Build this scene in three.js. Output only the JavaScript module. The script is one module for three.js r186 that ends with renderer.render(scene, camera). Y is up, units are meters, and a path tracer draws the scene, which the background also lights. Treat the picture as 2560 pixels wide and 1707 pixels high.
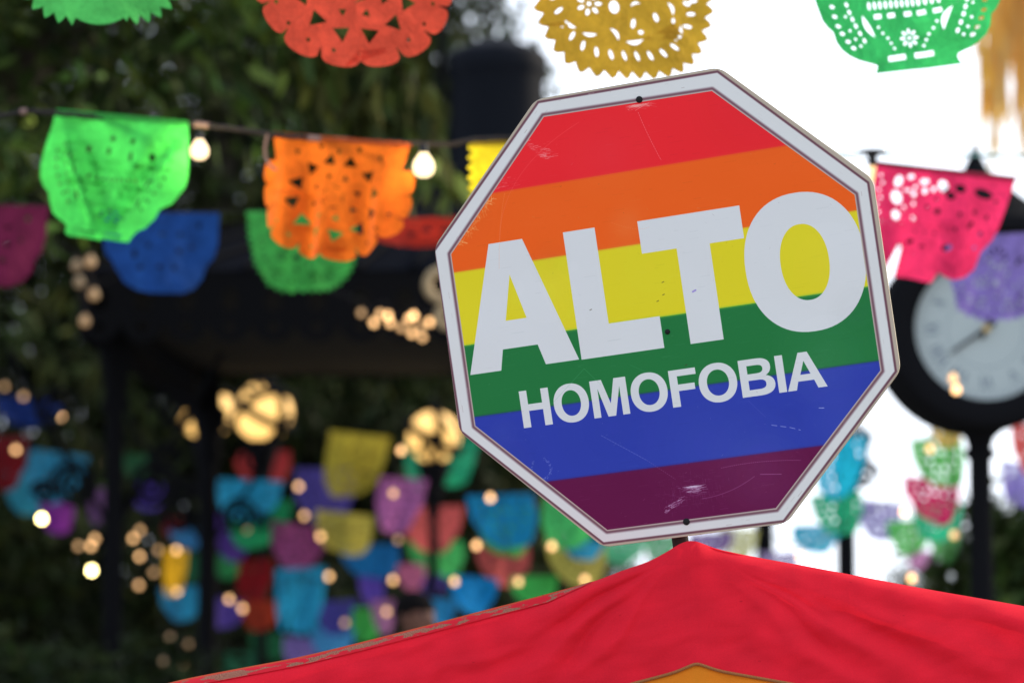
import * as THREE from 'three';
import { mergeGeometries, mergeVertices } from 'three/addons/utils/BufferGeometryUtils.js';
import { TessellateModifier } from 'three/addons/modifiers/TessellateModifier.js';
import { MarchingCubes } from 'three/addons/objects/MarchingCubes.js';
import { ImprovedNoise } from 'three/addons/math/ImprovedNoise.js';

// ---------------------------------------------------------------- camera, sky, sun, exposure
const scene = new THREE.Scene();
const FOV = 14, ASPECT = 1024 / 682, TV = Math.tan(THREE.MathUtils.degToRad(FOV / 2)), PITCH = THREE.MathUtils.degToRad(5.5586);
const EYE = new THREE.Vector3(0, 1.6, 0);
const camera = new THREE.PerspectiveCamera(FOV, ASPECT, 0.1, 600);
camera.position.copy(EYE);
camera.rotation.x = PITCH;
camera.focus = 4.52;
camera.userData.fStop = 3.1;
const SUN = new THREE.Vector3(Math.sin(1.05) * Math.cos(0.5), Math.sin(0.5), -Math.cos(1.05) * Math.cos(0.5)).normalize();
{
  const w = 512, h = 256, data = new Float32Array(w * h * 4), d = new THREE.Vector3();
  for (let j = 0; j < h; j++) for (let i = 0; i < w; i++) {
    const el = ((j + 0.5) / h - 0.5) * Math.PI, az = ((i + 0.5) / w - 0.5) * 2 * Math.PI;
    d.set(Math.cos(el) * Math.cos(az), Math.sin(el), Math.cos(el) * Math.sin(az));
    const up = Math.max(d.y, 0), k = Math.pow(up, 0.6), near = Math.exp(-(1 - d.dot(SUN)) * 2.2), o = (j * w + i) * 4;
    const dim = d.y < 0 ? 0.45 : 1;
    data[o] = dim * ((1.22 * (1 - k) + 0.72 * k) + 0.95 * near);
    data[o + 1] = dim * ((1.36 * (1 - k) + 0.92 * k) + 0.85 * near);
    data[o + 2] = dim * ((1.58 * (1 - k) + 1.3 * k) + 0.62 * near);
    data[o + 3] = 1;
  }
  const sky = new THREE.DataTexture(data, w, h, THREE.RGBAFormat, THREE.FloatType);
  sky.mapping = THREE.EquirectangularReflectionMapping;
  sky.magFilter = sky.minFilter = THREE.LinearFilter;
  sky.needsUpdate = true;
  scene.background = sky;
  scene.environment = sky;
}
const sun = new THREE.DirectionalLight(new THREE.Color(1, 0.86, 0.66), 4);
sun.position.copy(SUN).multiplyScalar(60).add(new THREE.Vector3(0, 0, -10));
sun.target.position.set(0, 2, -10);
sun.castShadow = true;
Object.assign(sun.shadow.camera, { left: -25, right: 25, top: 25, bottom: -25, near: 1, far: 150 });
sun.shadow.mapSize.set(2048, 2048);
scene.add(sun, sun.target);
const renderer = new THREE.WebGLRenderer({ antialias: true });
renderer.toneMapping = THREE.LinearToneMapping;
renderer.toneMappingExposure = 1.15;
renderer.shadowMap.enabled = true;

// ---------------------------------------------------------------- helpers
let seed = 20240611;
const rnd = () => { seed = (seed + 0x6D2B79F5) | 0; let t = Math.imul(seed ^ (seed >>> 15), 1 | seed); t = (t + Math.imul(t ^ (t >>> 7), 61 | t)) ^ t; return ((t ^ (t >>> 14)) >>> 0) / 4294967296; };
const ran = (a, b) => a + (b - a) * rnd();
const noise = new ImprovedNoise();
const FWD = new THREE.Vector3(0, Math.sin(PITCH), -Math.cos(PITCH)), UPV = new THREE.Vector3(0, Math.cos(PITCH), Math.sin(PITCH));
const unit = depth => 2 * TV * depth / 1707;                       // metres per photograph pixel at a depth
function at(px, py, depth) {                                       // a point of the photograph (2560 x 1707) at a distance
  return EYE.clone().addScaledVector(FWD, depth).add(new THREE.Vector3((px - 1280) * unit(depth), 0, 0)).addScaledVector(UPV, (853.5 - py) * unit(depth));
}
const names = {};
function numbered(n) { const b = n.replace(/_\d{3}$/, ''); const k = names[b] = (names[b] ?? -1) + 1; return k ? `${b}_${String(k).padStart(3, '0')}` : b; }
function tag(o, label, category, group, kind) {
  o.userData.label = label;
  if (category) o.userData.category = category;
  if (group) o.userData.group = group;
  if (kind) o.userData.kind = kind;
  return o;
}
function thing(name, label, category, pos, group) {
  const o = new THREE.Group(); o.name = numbered(name); scene.add(o);
  if (pos) o.position.copy(pos);
  return tag(o, label, category, group);
}
function mesh(name, geo, mat, parent) {
  const m = new THREE.Mesh(Array.isArray(geo) ? mergeGeometries(geo.map(plain)) : geo, mat);
  m.name = parent ? name : numbered(name); m.castShadow = m.receiveShadow = true;
  (parent || scene).add(m);
  return m;
}
function plain(g) { const n = g.index ? g.toNonIndexed() : g.clone(); for (const k of Object.keys(n.attributes)) if (!['position', 'normal', 'uv'].includes(k)) n.deleteAttribute(k); if (!n.attributes.uv) n.setAttribute('uv', new THREE.Float32BufferAttribute(new Float32Array(n.attributes.position.count * 2), 2)); return n; }
const lin = c => { c /= 255; return c <= 0.04045 ? c / 12.92 : Math.pow((c + 0.055) / 1.055, 2.4); };
const srgb = v => Math.round(255 * (v <= 0.0031308 ? v * 12.92 : 1.055 * Math.pow(Math.min(v, 1), 1 / 2.4) - 0.055));
const base = (r, g, b, k = 1) => new THREE.Color().setRGB(Math.min(0.9, lin(r) * k), Math.min(0.9, lin(g) * k), Math.min(0.9, lin(b) * k));
const std = (color, roughness = 0.8, extra = {}) => new THREE.MeshPhysicalMaterial({ color, roughness, specularIntensity: 0.25, ...extra });
const grey = (v, r, g = 1, b = 1) => std(new THREE.Color().setRGB(v, v * g, v * b), r);
function tube(points, radius, seg = 40, radial = 6, closed = false) { return new THREE.TubeGeometry(new THREE.CatmullRomCurve3(points, closed), seg, radius, radial, closed); }
function box(w, h, d, x = 0, y = 0, z = 0) { return new THREE.BoxGeometry(w, h, d).translate(x, y, z); }
function lathe(pts, seg = 24) { return new THREE.LatheGeometry(pts.map(p => new THREE.Vector2(p[0], p[1])), seg); }
function canvasTexture(size, draw, srgbMap = true) {
  const c = document.createElement('canvas'); c.width = c.height = size;
  draw(c.getContext('2d'), size);
  const t = new THREE.CanvasTexture(c);
  if (srgbMap) t.colorSpace = THREE.SRGBColorSpace;
  return t;
}

// ---------------------------------------------------------------- ground
{
  const g = new THREE.PlaneGeometry(500, 500).rotateX(-Math.PI / 2);
  tag(mesh('ground', g, grey(0.22, 0.9, 0.96, 0.88)), 'grey paved plaza ground stretching to the horizon', 'ground', null, 'structure');
}

// ---------------------------------------------------------------- trees and shrubs
const leafGeo = (() => {                                            // a folded leaf, 1 long, hanging down from its stalk
  const g = new THREE.BufferGeometry();
  const p = [[0, 0, 0], [-0.13, -0.3, 0.05], [0, -0.32, 0], [0.13, -0.3, 0.05], [-0.1, -0.68, 0.03], [0, -0.7, -0.03], [0.1, -0.68, 0.03], [0, -1, -0.1]];
  g.setAttribute('position', new THREE.Float32BufferAttribute(p.flat(), 3));
  g.setIndex([0, 1, 2, 0, 2, 3, 1, 4, 5, 1, 5, 2, 2, 5, 6, 2, 6, 3, 4, 7, 5, 5, 7, 6]);
  g.computeVertexNormals();
  return g;
})();
const leafMat = new THREE.MeshPhysicalMaterial({ color: 0xffffff, roughness: 0.8, specularIntensity: 0.12, transmission: 0.3, thickness: 0, side: THREE.DoubleSide });
const barkMat = grey(0.05, 0.95, 0.8, 0.6);
function crown(parent, lobes, count, size, tint, droop = 1, fill = 0.35) {
  const im = new THREE.InstancedMesh(leafGeo, leafMat, count);
  const m = new THREE.Matrix4(), q = new THREE.Quaternion(), e = new THREE.Euler(), p = new THREE.Vector3(), s = new THREE.Vector3(), c = new THREE.Color();
  const vol = lobes.map(l => l[3] * l[4] * l[5]), tot = vol.reduce((a, b) => a + b);
  for (let i = 0; i < count; i++) {
    let t = rnd() * tot, k = 0; while (t > vol[k] && k < lobes.length - 1) t -= vol[k++];
    const L = lobes[k], a = rnd() * 6.2832, z = ran(-1, 1), r = Math.pow(ran(fill, 1), 0.6), h = Math.sqrt(1 - z * z);
    p.set(L[0] + L[3] * r * h * Math.cos(a), L[1] + L[4] * r * z, L[2] + L[5] * r * h * Math.sin(a));
    const n = noise.noise(p.x * 0.9 + 7, p.y * 0.9, p.z * 0.9);
    p.x += n * 0.3; p.y += noise.noise(p.x, p.z, 3.3) * 0.3;
    e.set(ran(-1.3, 1.3) / droop, rnd() * 6.28, ran(-1.3, 1.3) / droop);
    const z1 = size * ran(0.6, 1.3);
    m.compose(p, q.setFromEuler(e), s.set(z1 * 1.15, z1, z1));
    im.setMatrixAt(i, m);
    const v = ran(0.4, 1.5) * Math.max(0.3, 1 + 1.6 * n);
    c.setRGB(tint[0] * v * ran(0.8, 1.3), tint[1] * v, tint[2] * v * ran(0.6, 1.5));
    im.setColorAt(i, c);
  }
  im.name = 'crown'; im.userData.kind = 'stuff'; im.castShadow = true;
  parent.add(im);
}
function trunk(parent, x, z, h, r, limbs) {
  const gs = [tube([new THREE.Vector3(x, 0, z), new THREE.Vector3(x + 0.1, h * 0.35, z), new THREE.Vector3(x - 0.08, h * 0.7, z + 0.05), new THREE.Vector3(x, h, z)], r, 14, 9)];
  for (const [lx, ly, lz] of limbs) gs.push(tube([new THREE.Vector3(x, h * 0.6, z), new THREE.Vector3(x + (lx - x) * 0.5, (h * 0.6 + ly) / 2 + 0.25, z + (lz - z) * 0.5), new THREE.Vector3(lx, ly, lz)], r * 0.45, 12, 7));
  mesh('trunk', gs, barkMat, parent);
}
{ // the big drooping tree, upper left
  const t = thing('tree', 'large drooping tree with long dark green leaves filling the upper left behind the paper flags', 'tree');
  trunk(t, -3.6, -13.4, 4.6, 0.24, [[-1.6, 4.6, -12.6], [-4.8, 5.2, -12.5], [-2.4, 5.8, -13.5]]);
  crown(t, [[-2.9, 5.3, -12.6, 1.9, 2.1, 1.5], [-1.25, 4.95, -12.2, 0.85, 1.25, 1.0], [-3.4, 3.7, -12.2, 1.2, 1.3, 1.1], [-0.6, 5.6, -12.6, 0.55, 0.75, 0.6], [-0.46, 4.0, -12.3, 0.2, 0.55, 0.3], [-0.75, 4.1, -12.3, 0.3, 0.5, 0.3]], 12500, 0.165, [0.068, 0.115, 0.024], 1, 0.1);
  crown(t, [[-0.42, 4.05, -12.2, 0.2, 0.6, 0.2], [-0.72, 4.25, -12.2, 0.22, 0.4, 0.2], [-0.3, 3.7, -12.2, 0.12, 0.4, 0.15], [-0.24, 3.75, -12.2, 0.1, 0.22, 0.15]], 480, 0.2, [0.2, 0.25, 0.06], 2.4, 0);
}
const treeSpots = [ // x, z, crown centre height, rx, ry, rz, leaves, label
  [-6.2, -27, 4.6, 2.7, 4.6, 2.2, 16000, 'dark leafy tree far behind the left kiosk column'],
  [-3.0, -28.5, 5.0, 2.6, 5.2, 2.2, 17000, 'dense dark tree seen through the kiosk behind the two left lamps'],
  [-1.3, -29, 3.6, 1.9, 3.6, 2.2, 14000, 'dark tree behind the kiosk, partly covered by the octagonal sign'],
  [-1.55, -30.5, 7.6, 1.7, 4.3, 1.8, 15000, 'tall tree crown against the sky just left of the yellow cut paper'],
  [-5.0, -33, 8.0, 3.6, 4.0, 2.6, 9000, 'highest dark tree crown at the far left behind the others'],
];
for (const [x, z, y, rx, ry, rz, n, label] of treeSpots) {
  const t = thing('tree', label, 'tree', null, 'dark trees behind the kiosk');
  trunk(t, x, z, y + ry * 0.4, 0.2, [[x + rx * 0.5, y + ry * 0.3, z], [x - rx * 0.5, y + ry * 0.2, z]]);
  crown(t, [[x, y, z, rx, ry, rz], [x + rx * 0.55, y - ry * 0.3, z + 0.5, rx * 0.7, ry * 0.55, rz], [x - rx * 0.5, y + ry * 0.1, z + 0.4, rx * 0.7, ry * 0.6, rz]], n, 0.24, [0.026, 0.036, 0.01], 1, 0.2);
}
{ // the clipped hedge that closes the view under the crowns
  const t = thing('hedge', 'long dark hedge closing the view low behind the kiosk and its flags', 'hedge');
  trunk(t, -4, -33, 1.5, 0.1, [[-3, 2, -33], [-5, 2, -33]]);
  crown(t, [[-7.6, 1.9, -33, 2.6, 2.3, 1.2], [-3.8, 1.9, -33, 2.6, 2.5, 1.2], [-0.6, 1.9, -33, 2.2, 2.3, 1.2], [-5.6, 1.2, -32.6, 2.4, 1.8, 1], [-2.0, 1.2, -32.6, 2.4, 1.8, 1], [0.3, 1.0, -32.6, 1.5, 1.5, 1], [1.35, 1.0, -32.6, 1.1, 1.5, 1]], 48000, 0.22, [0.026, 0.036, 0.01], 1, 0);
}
const shrubSpots = [
  [2.94, -15.8, 0.85, 0.62, 1.75, 0.6, 20000, 'dark green shrub right of the black clock post'],
  [3.98, -26.5, 0.8, 0.62, 1.5, 0.7, 6000, 'low shrub far behind, just left of the clock post'],
  [-2.9, -14.6, 0.65, 1.3, 0.95, 0.8, 8000, 'dark hedge bush at the lower left beside the kiosk column'],
  [-1.55, -24.6, 0.9, 1.7, 1.3, 0.8, 8000, 'green bush low behind the hanging flags between the kiosk columns'],
];
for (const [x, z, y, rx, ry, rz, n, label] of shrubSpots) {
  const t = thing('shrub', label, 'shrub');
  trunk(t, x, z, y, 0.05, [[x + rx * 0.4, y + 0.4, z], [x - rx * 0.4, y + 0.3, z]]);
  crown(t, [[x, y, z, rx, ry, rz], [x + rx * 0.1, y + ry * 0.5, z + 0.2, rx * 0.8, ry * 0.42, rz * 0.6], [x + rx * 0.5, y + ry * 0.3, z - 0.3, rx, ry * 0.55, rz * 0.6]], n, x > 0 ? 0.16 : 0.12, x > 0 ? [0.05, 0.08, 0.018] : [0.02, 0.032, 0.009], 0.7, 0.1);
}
{ // palm with a skirt of dry golden fronds, top right
  const o = thing('palm_tree', 'palm with dry golden fronds hanging at the top right corner', 'palm tree');
  const c = at(2690, -330, 17.5);
  mesh('trunk', tube([new THREE.Vector3(c.x + 0.1, 0, c.z), new THREE.Vector3(c.x, c.y * 0.5, c.z), c], 0.16, 20, 10), grey(0.14, 0.95, 0.8, 0.55), o);
  const fm = [[0.9, 0.56, 0.1], [0.85, 0.5, 0.12], [0.8, 0.54, 0.18]].map(v => new THREE.MeshPhysicalMaterial({ color: new THREE.Color().setRGB(...v), roughness: 0.9, specularIntensity: 0.2, transmission: 0.5, thickness: 0, side: THREE.DoubleSide }));
  const tips = [[2470, 215], [2478, 60], [2505, 250], [2530, 120], [2545, 270], [2575, 180], [2600, 300], [2640, 240], [2690, 330], [2440, 20], [2560, 20], [2740, 250], [2800, 300], [2462, 262], [2485, 290], [2440, 130], [2550, 190], [2450, 200]];
  tips.forEach(([tx, ty], i) => {
    const tip = at(tx, ty, 17.5 + ran(-0.5, 0.5)), gs = [];
    const mid = c.clone().lerp(tip, 0.5); mid.y += 0.18; mid.x -= 0.12;
    const cv = new THREE.QuadraticBezierCurve3(c, mid, tip);
    gs.push(new THREE.TubeGeometry(cv, 12, 0.012, 5));
    for (let k = 0; k < 20; k++) {
      const t = 0.2 + 0.8 * k / 20, p = cv.getPoint(t), L = ran(0.25, 0.55), sway = ran(-0.1, 0.1), w = 0.022;
      const g = new THREE.BufferGeometry();
      g.setAttribute('position', new THREE.Float32BufferAttribute([-w, 0, 0, w, 0, 0, sway * 0.5 - w, -L * 0.5, 0.01, sway * 0.5 + w, -L * 0.5, 0, sway, -L, 0.02], 3));
      g.setIndex([0, 2, 1, 1, 2, 3, 2, 4, 3]); g.computeVertexNormals();
      gs.push(g.rotateY(ran(-1, 1)).translate(p.x, p.y, p.z));
    }
    mesh('frond', gs, fm[i % 3], o);
  });
}

// ---------------------------------------------------------------- kiosk
const iron = std(new THREE.Color().setRGB(0.008, 0.008, 0.009), 0.9, { specularIntensity: 0.02 });
const ironTwo = iron.clone(); ironTwo.side = THREE.DoubleSide;
const ironDull = std(new THREE.Color().setRGB(0.007, 0.0075, 0.01), 1, { specularIntensity: 0 });
function spiral(r0, turns, cx, cy, cz, flip = 1, thick = 0.014) {
  const p = [];
  for (let i = 0; i <= 40; i++) { const t = i / 40, a = t * turns * 6.2832, r = r0 * (1 - 0.85 * t); p.push(new THREE.Vector3(cx + flip * r * Math.cos(a), cy + r * Math.sin(a), cz)); }
  return tube(p, thick, 60, 6);
}
{
  const k = thing('kiosk', 'black iron bandstand kiosk with lace trimmed roof and scrolled columns behind the flags', 'kiosk');
  const X0 = -2.22, X1 = 1.86, Z0 = -15.5, Z1 = -20.5, EB = 3.1, ET = 3.46;
  for (const [x, z] of [[X0, Z0], [X1, Z0], [X0 - 0.02, Z1], [X1, Z1]]) {
    const w = z === Z1 ? 0.075 : 0.055;
    const col = mesh('column', lathe([[0, 0], [w * 2.4, 0], [w * 2.4, 0.12], [w * 1.5, 0.18], [w * 1.25, 0.9], [w * 1.5, 0.95], [w, 1.02], [w * 0.92, 2.7], [w * 1.5, 2.74], [w * 1.1, 2.82], [w * 1.9, 3.08], [w * 1.2, 3.12], [w * 1.2, 3.42], [0, 3.42]], 16), iron, k);
    col.position.set(x, 0, z);
    if (x > 0 && z === Z0) mesh('bracket', [spiral(0.085, 2.0, 0.1, 2.36, 0, 1, 0.016), spiral(0.06, 1.6, 0.1, 2.56, 0, -1, 0.014), tube([new THREE.Vector3(0, 2.15, 0), new THREE.Vector3(0.12, 2.5, 0), new THREE.Vector3(0.02, 2.75, 0)], 0.016, 16, 6)], iron, col);
    if (x < 0) for (const f of [-1, 1]) {
      const b = mesh('bracket', [spiral(0.135, 2.2, f * 0.22, 2.3, 0, f, 0.022), spiral(0.13, 1.8, f * 0.33, 2.72, 0, -f, 0.02), spiral(0.07, 1.6, f * 0.39, 2.26, 0, f, 0.018), tube([new THREE.Vector3(0, 2.05, 0), new THREE.Vector3(f * 0.3, 2.52, 0), new THREE.Vector3(f * 0.6, 3.05, 0)], 0.018, 20, 6)], iron, col);
      b.name = 'bracket';
    }
  }
  // lace fascia on the four sides: a band with scalloped lower edge and round openings
  const lace = (L, EB = 3.1) => {
    const n = Math.round(L / 0.24), st = L / n, s = new THREE.Shape();
    s.moveTo(0, EB + 0.09); for (let i = 0; i < n; i++) s.absarc((i + 0.5) * st, EB + 0.09, st / 2, Math.PI, 2 * Math.PI, false);
    s.lineTo(L, ET); s.lineTo(0, ET);
    for (let i = 0; i < n; i++) {
      const h = new THREE.Path(); h.absellipse((i + 0.5) * st, EB + 0.2, 0.05, 0.065, 0, 6.2832, true, 0); s.holes.push(h);
      const h2 = new THREE.Path(); h2.absellipse((i + 0.5) * st, EB + 0.05, 0.03, 0.03, 0, 6.2832, true, 0); s.holes.push(h2);
    }
    return new THREE.ExtrudeGeometry(s, { depth: 0.03, bevelEnabled: false, curveSegments: 8 });
  };
  const o = 0.16;
  mesh('lace_fascia', lace(X1 - X0 + 0.22).translate(X0 - o, 0, Z0 + 0.36), iron, k);
  mesh('back_fascia', box(X1 - X0 + 0.22, 0.1, 0.03, (X0 + X1) / 2 - 0.05, ET - 0.05, Z1 - 0.34), iron, k);
  mesh('lace_fascia', lace(Z0 - Z1 + 0.66).rotateY(Math.PI / 2).translate(X0 - o, 0, Z0 + 0.33), iron, k);
  mesh('lace_fascia', lace(Z0 - Z1 + 0.66).rotateY(Math.PI / 2).translate(X1 + 0.06, 0, Z0 + 0.33), iron, k);
  // hip roof built of ribbed slopes
  const ax0 = -0.5, ax1 = 0.24, az0 = -17.65, az1 = -18.35, top = 4.38, e0 = X0 - o, e1 = X1 + 0.06, f0 = Z0 + 0.4, f1 = Z1 - 0.4;
  const V = (x, y, z) => new THREE.Vector3(x, y, z);
  const quad = (a, b, c, d) => { const g = new THREE.BufferGeometry(); g.setAttribute('position', new THREE.Float32BufferAttribute([a, b, c, a, c, d].flatMap(v => v.toArray()), 3)); g.computeVertexNormals(); return g; };
  const A = V(e0, ET, f0), B = V(e1, ET, f0), C = V(e1, ET, f1), D = V(e0, ET, f1), a = V(ax0, top, az0), b = V(ax1, top, az0), c = V(ax1, top, az1), d = V(ax0, top, az1);
  mesh('roof', [quad(A, B, b, a), quad(B, C, c, b), quad(C, D, d, c), quad(D, A, a, d)], ironDull, k);
  const ribs = []; for (let i = 0; i <= 14; i++) { const t = i / 14; for (const [p, q, r, s] of [[A, B, a, b], [D, A, d, a], [B, C, b, c]]) ribs.push(tube([p.clone().lerp(q, t).add(V(0, 0.02, 0)), r.clone().lerp(s, t).add(V(0, 0.02, 0))], 0.016, 2, 5)); }
  mesh('roof_rib', ribs, iron, k);
  mesh('ceiling', box(e1 - e0 - 0.1, 0.05, f0 - f1 - 0.1, (e0 + e1) / 2, ET - 0.06, (f0 + f1) / 2), grey(0.004, 1, 0.9, 0.8), k);
  mesh('plinth', box(X1 - X0 + 0.8, 0.3, Z0 - Z1 + 0.8, (X0 + X1) / 2, 0.15, (Z0 + Z1) / 2), grey(0.12, 0.9), k);
  // the lantern drum above the roof
  const dc = at(1243, 300, 18);
  mesh('lantern_drum', lathe([[0, 4.3], [0.4, 4.3], [0.4, 4.42], [0.34, 4.46], [0.32, 5.02], [0.345, 5.06], [0.345, 5.17], [0.28, 5.22], [0.1, 5.3], [0, 5.3]], 10).translate(dc.x, 0, dc.z), std(new THREE.Color().setRGB(0.008, 0.009, 0.012), 0.7, { specularIntensity: 0.08 }), k);
  mesh('finial', [lathe([[0.03, 4.3], [0.03, 6.2], [0.06, 6.25], [0.02, 6.4], [0, 6.4]], 10).translate(dc.x - 0.36, 0, dc.z + 0.1)], iron, k);
  const cream = std(new THREE.Color().setRGB(0.5, 0.36, 0.2), 0.7);
  for (const [px, py, r] of [[1104, 712, 0.075], [1122, 790, 0.055]]) { const q = at(px, py, 14.6); mesh('scroll_ornament', [new THREE.TorusGeometry(r, 0.024, 8, 24).translate(q.x, q.y, q.z), tube([V(q.x, q.y - r, q.z), V(q.x + 0.12, q.y - r - 0.02, q.z), V(q.x + 0.25, q.y, q.z - 0.4)], 0.02, 12, 6)], cream, k); }
}

// ---------------------------------------------------------------- lamp posts with glowing globes in iron cages
const globeMat = std(new THREE.Color().setRGB(0.3, 0.2, 0.1), 0.6, { emissive: new THREE.Color().setRGB(1.55, 0.9, 0.26) });
function lampPost(px, py, depth, r, label, twist, light) {
  const p = at(px, py, depth), o = thing('street_lamp', label, 'street lamp', new THREE.Vector3(p.x, 0, p.z), null), y = p.y;
  mesh('post', lathe([[0, 0], [0.16, 0], [0.15, 0.1], [0.07, 0.4], [0.055, 0.9], [0.07, 0.95], [0.045, 1.0], [0.04, y - r - 0.42], [0.07, y - r - 0.4], [0.05, y - r - 0.36], [0.085, y - r - 0.2], [0.15, y - r + 0.01], [0, y - r + 0.02]], 14), iron, o);
  const g = mesh('lamp_globe', new THREE.SphereGeometry(r, 24, 16), globeMat, o); g.position.y = y;
  const bars = [];
  bars.push(new THREE.TorusGeometry(r * 1.06, 0.034, 6, 32).rotateY(Math.PI / 2 + twist));
  for (let i = 0; i < 11; i++) { const a = ran(-1.5, 1.5), b = ran(-0.9, 1.1), q = r * 1.12, L = ran(0.16, 0.27); bars.push(plain(leafGeo).translate(0, 0.5, 0).scale(L * 0.8, L, L * 0.6).rotateZ(ran(0, 6.28)).rotateX(-b).rotateY(a).translate(q * Math.sin(a) * Math.cos(b), q * Math.sin(b), q * Math.cos(a) * Math.cos(b))); }
  bars.push(new THREE.TorusGeometry(r * 1.08, 0.038, 6, 32).rotateX(Math.PI / 2).rotateZ(-0.5).rotateX(0.25));
  if (r > 0.21) bars.push(new THREE.TorusGeometry(r * 1.08, 0.034, 6, 32).rotateX(Math.PI / 2).rotateZ(0.45).rotateX(-0.5));
  bars.push(lathe([[0, r * 1.05], [0.06, r * 1.05], [0.03, r * 1.25], [0.045, r * 1.35], [0, r * 1.55]], 10));
  mesh('lamp_cage', bars, ironTwo, o).position.y = y;
  if (light) { const l = new THREE.PointLight(new THREE.Color(1, 0.72, 0.36), light, 0, 2); l.position.set(p.x, y, p.z); l.castShadow = true; scene.add(l); }
}
lampPost(1084, 1092, 22, 0.205, 'street lamp with glowing amber globe in an iron cage, left of the octagonal sign', 0.25, 0.6);
lampPost(657, 1030, 22.3, 0.235, 'street lamp with the largest glowing globe, right of the inner left kiosk column', 0.75, 0.6);
lampPost(513, 1026, 24.6, 0.25, 'street lamp whose glowing globe shows on both sides of the inner left kiosk column', 0.5, 0);

// ---------------------------------------------------------------- post clock on the right
{
  const c = at(2446, 834, 11), o = thing('street_clock', 'black post clock with pale round dial and pointed roof at the right edge', 'clock', new THREE.Vector3(c.x, 0, c.z)), u = unit(11), Y = y => c.y + (834 - y) * u;
  mesh('post', lathe([[0, 0], [0.17, 0], [0.16, 0.12], [0.09, 0.2], [0.075, 0.7], [0.095, 0.74], [0.05, 0.82], [0.042, Y(1150)], [0.062, Y(1138)], [0.062, Y(1128)], [0.045, Y(1120)], [0.058, Y(1095)], [0.1, Y(1072)], [0, Y(1070)]], 20), iron, o);
  const R = 249 * u, r = 176 * u;
  const body = mesh('clock_case', lathe([[r, 0.2], [r + 0.01, 0.225], [R * 0.93, 0.235], [R, 0.2], [R, -0.2], [R * 0.93, -0.235], [r + 0.01, -0.225], [r, -0.2], [0, -0.2]], 48).rotateX(Math.PI / 2), iron, o);
  body.position.y = c.y;
  mesh('clock_roof', lathe([[R * 0.9, Y(600)], [R * 0.92, Y(566)], [180 * u, Y(558)], [150 * u, Y(520)], [105 * u, Y(485)], [62 * u, Y(448)], [40 * u, Y(428)], [34 * u, Y(424)], [20 * u, Y(396)], [8 * u, Y(368)], [0, Y(348)]], 8).rotateY(0.39), iron, o);
  const face = canvasTexture(512, (g, s) => {
    g.fillStyle = '#a9b2ae'; g.fillRect(0, 0, s, s);
    g.translate(s / 2, s / 2); g.fillStyle = '#5f6b76'; g.strokeStyle = '#5f6b76';
    for (let i = 0; i < 60; i++) { g.save(); g.rotate(i * Math.PI / 30); g.fillRect(-1.5, -s * 0.47, 3, i % 5 ? 8 : 16); g.restore(); }
    g.font = 'bold 58px serif'; g.textAlign = 'center'; g.textBaseline = 'middle';
    ['XII', 'I', 'II', 'III', 'IIII', 'V', 'VI', 'VII', 'VIII', 'IX', 'X', 'XI'].forEach((t, i) => { g.save(); g.rotate(i * Math.PI / 6); g.translate(0, -s * 0.37); g.scale(0.75, 1); g.fillText(t, 0, 0); g.restore(); });
    g.lineWidth = 2; g.beginPath(); g.arc(0, 0, s * 0.27, 0, 7); g.stroke();
  });
  const dial = mesh('dial', new THREE.CircleGeometry(r, 48), std(new THREE.Color(1, 1, 1), 0.25, { map: face }), o); dial.position.set(0, c.y, 0.18);
  const hand = (len, w, ang, back, m) => { const s = new THREE.Shape(); s.moveTo(-w, -back); s.lineTo(w, -back); s.lineTo(w * 0.8, len * 0.7); s.lineTo(0, len); s.lineTo(-w * 0.8, len * 0.7); const h = mesh('clock_hand', new THREE.ExtrudeGeometry(s, { depth: 0.004, bevelEnabled: false }), m, o); h.position.set(0, c.y, 0.19); h.rotation.z = ang; };
  hand(118 * u, 0.007, Math.PI / 2 + 0.59, 0.045, grey(0.025, 0.6));
  hand(140 * u, 0.007, -0.4, 0.04, grey(0.02, 0.5));
  mesh('hub', new THREE.CylinderGeometry(0.014, 0.014, 0.02, 16).rotateX(Math.PI / 2), std(new THREE.Color().setRGB(0.5, 0.33, 0.1), 0.4), o).position.set(0, c.y, 0.2);
}

// ---------------------------------------------------------------- cut paper flags
const tess = {};
const P = (x, y) => new THREE.Vector2(x, y);
const ell = (x, y, rx, ry, rot = 0, n = 10) => Array.from({ length: n }, (_, i) => { const a = i / n * 6.2832, u = rx * Math.cos(a), v = ry * Math.sin(a); return P(x + u * Math.cos(rot) - v * Math.sin(rot), y + u * Math.sin(rot) + v * Math.cos(rot)); });
const tri = (x, y, r, rot) => [0, 1, 2].map(i => P(x + r * Math.cos(rot + i * 2.0944), y + r * Math.sin(rot + i * 2.0944)));
const cres = (x, y, L, w, rot, bow) => { const o = []; for (let i = 0; i <= 6; i++) { const t = i / 6 * 2 - 1; o.push([t * L, bow * (1 - t * t) + w * (1 - t * t)]); } for (let i = 5; i >= 1; i--) { const t = i / 6 * 2 - 1; o.push([t * L, bow * (1 - t * t) - w * (1 - t * t) * 0.6]); } return o.map(([a, b]) => P(x + a * Math.cos(rot) - b * Math.sin(rot), y + a * Math.sin(rot) + b * Math.cos(rot))); };
const slot = (x, y, w, h, rot = 0) => [[-1, -1], [1, -1], [1, 1], [-1, 1]].map(([a, b]) => P(x + a * w / 2 * Math.cos(rot) - b * h / 2 * Math.sin(rot), y + a * w / 2 * Math.sin(rot) + b * h / 2 * Math.cos(rot)));
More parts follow.
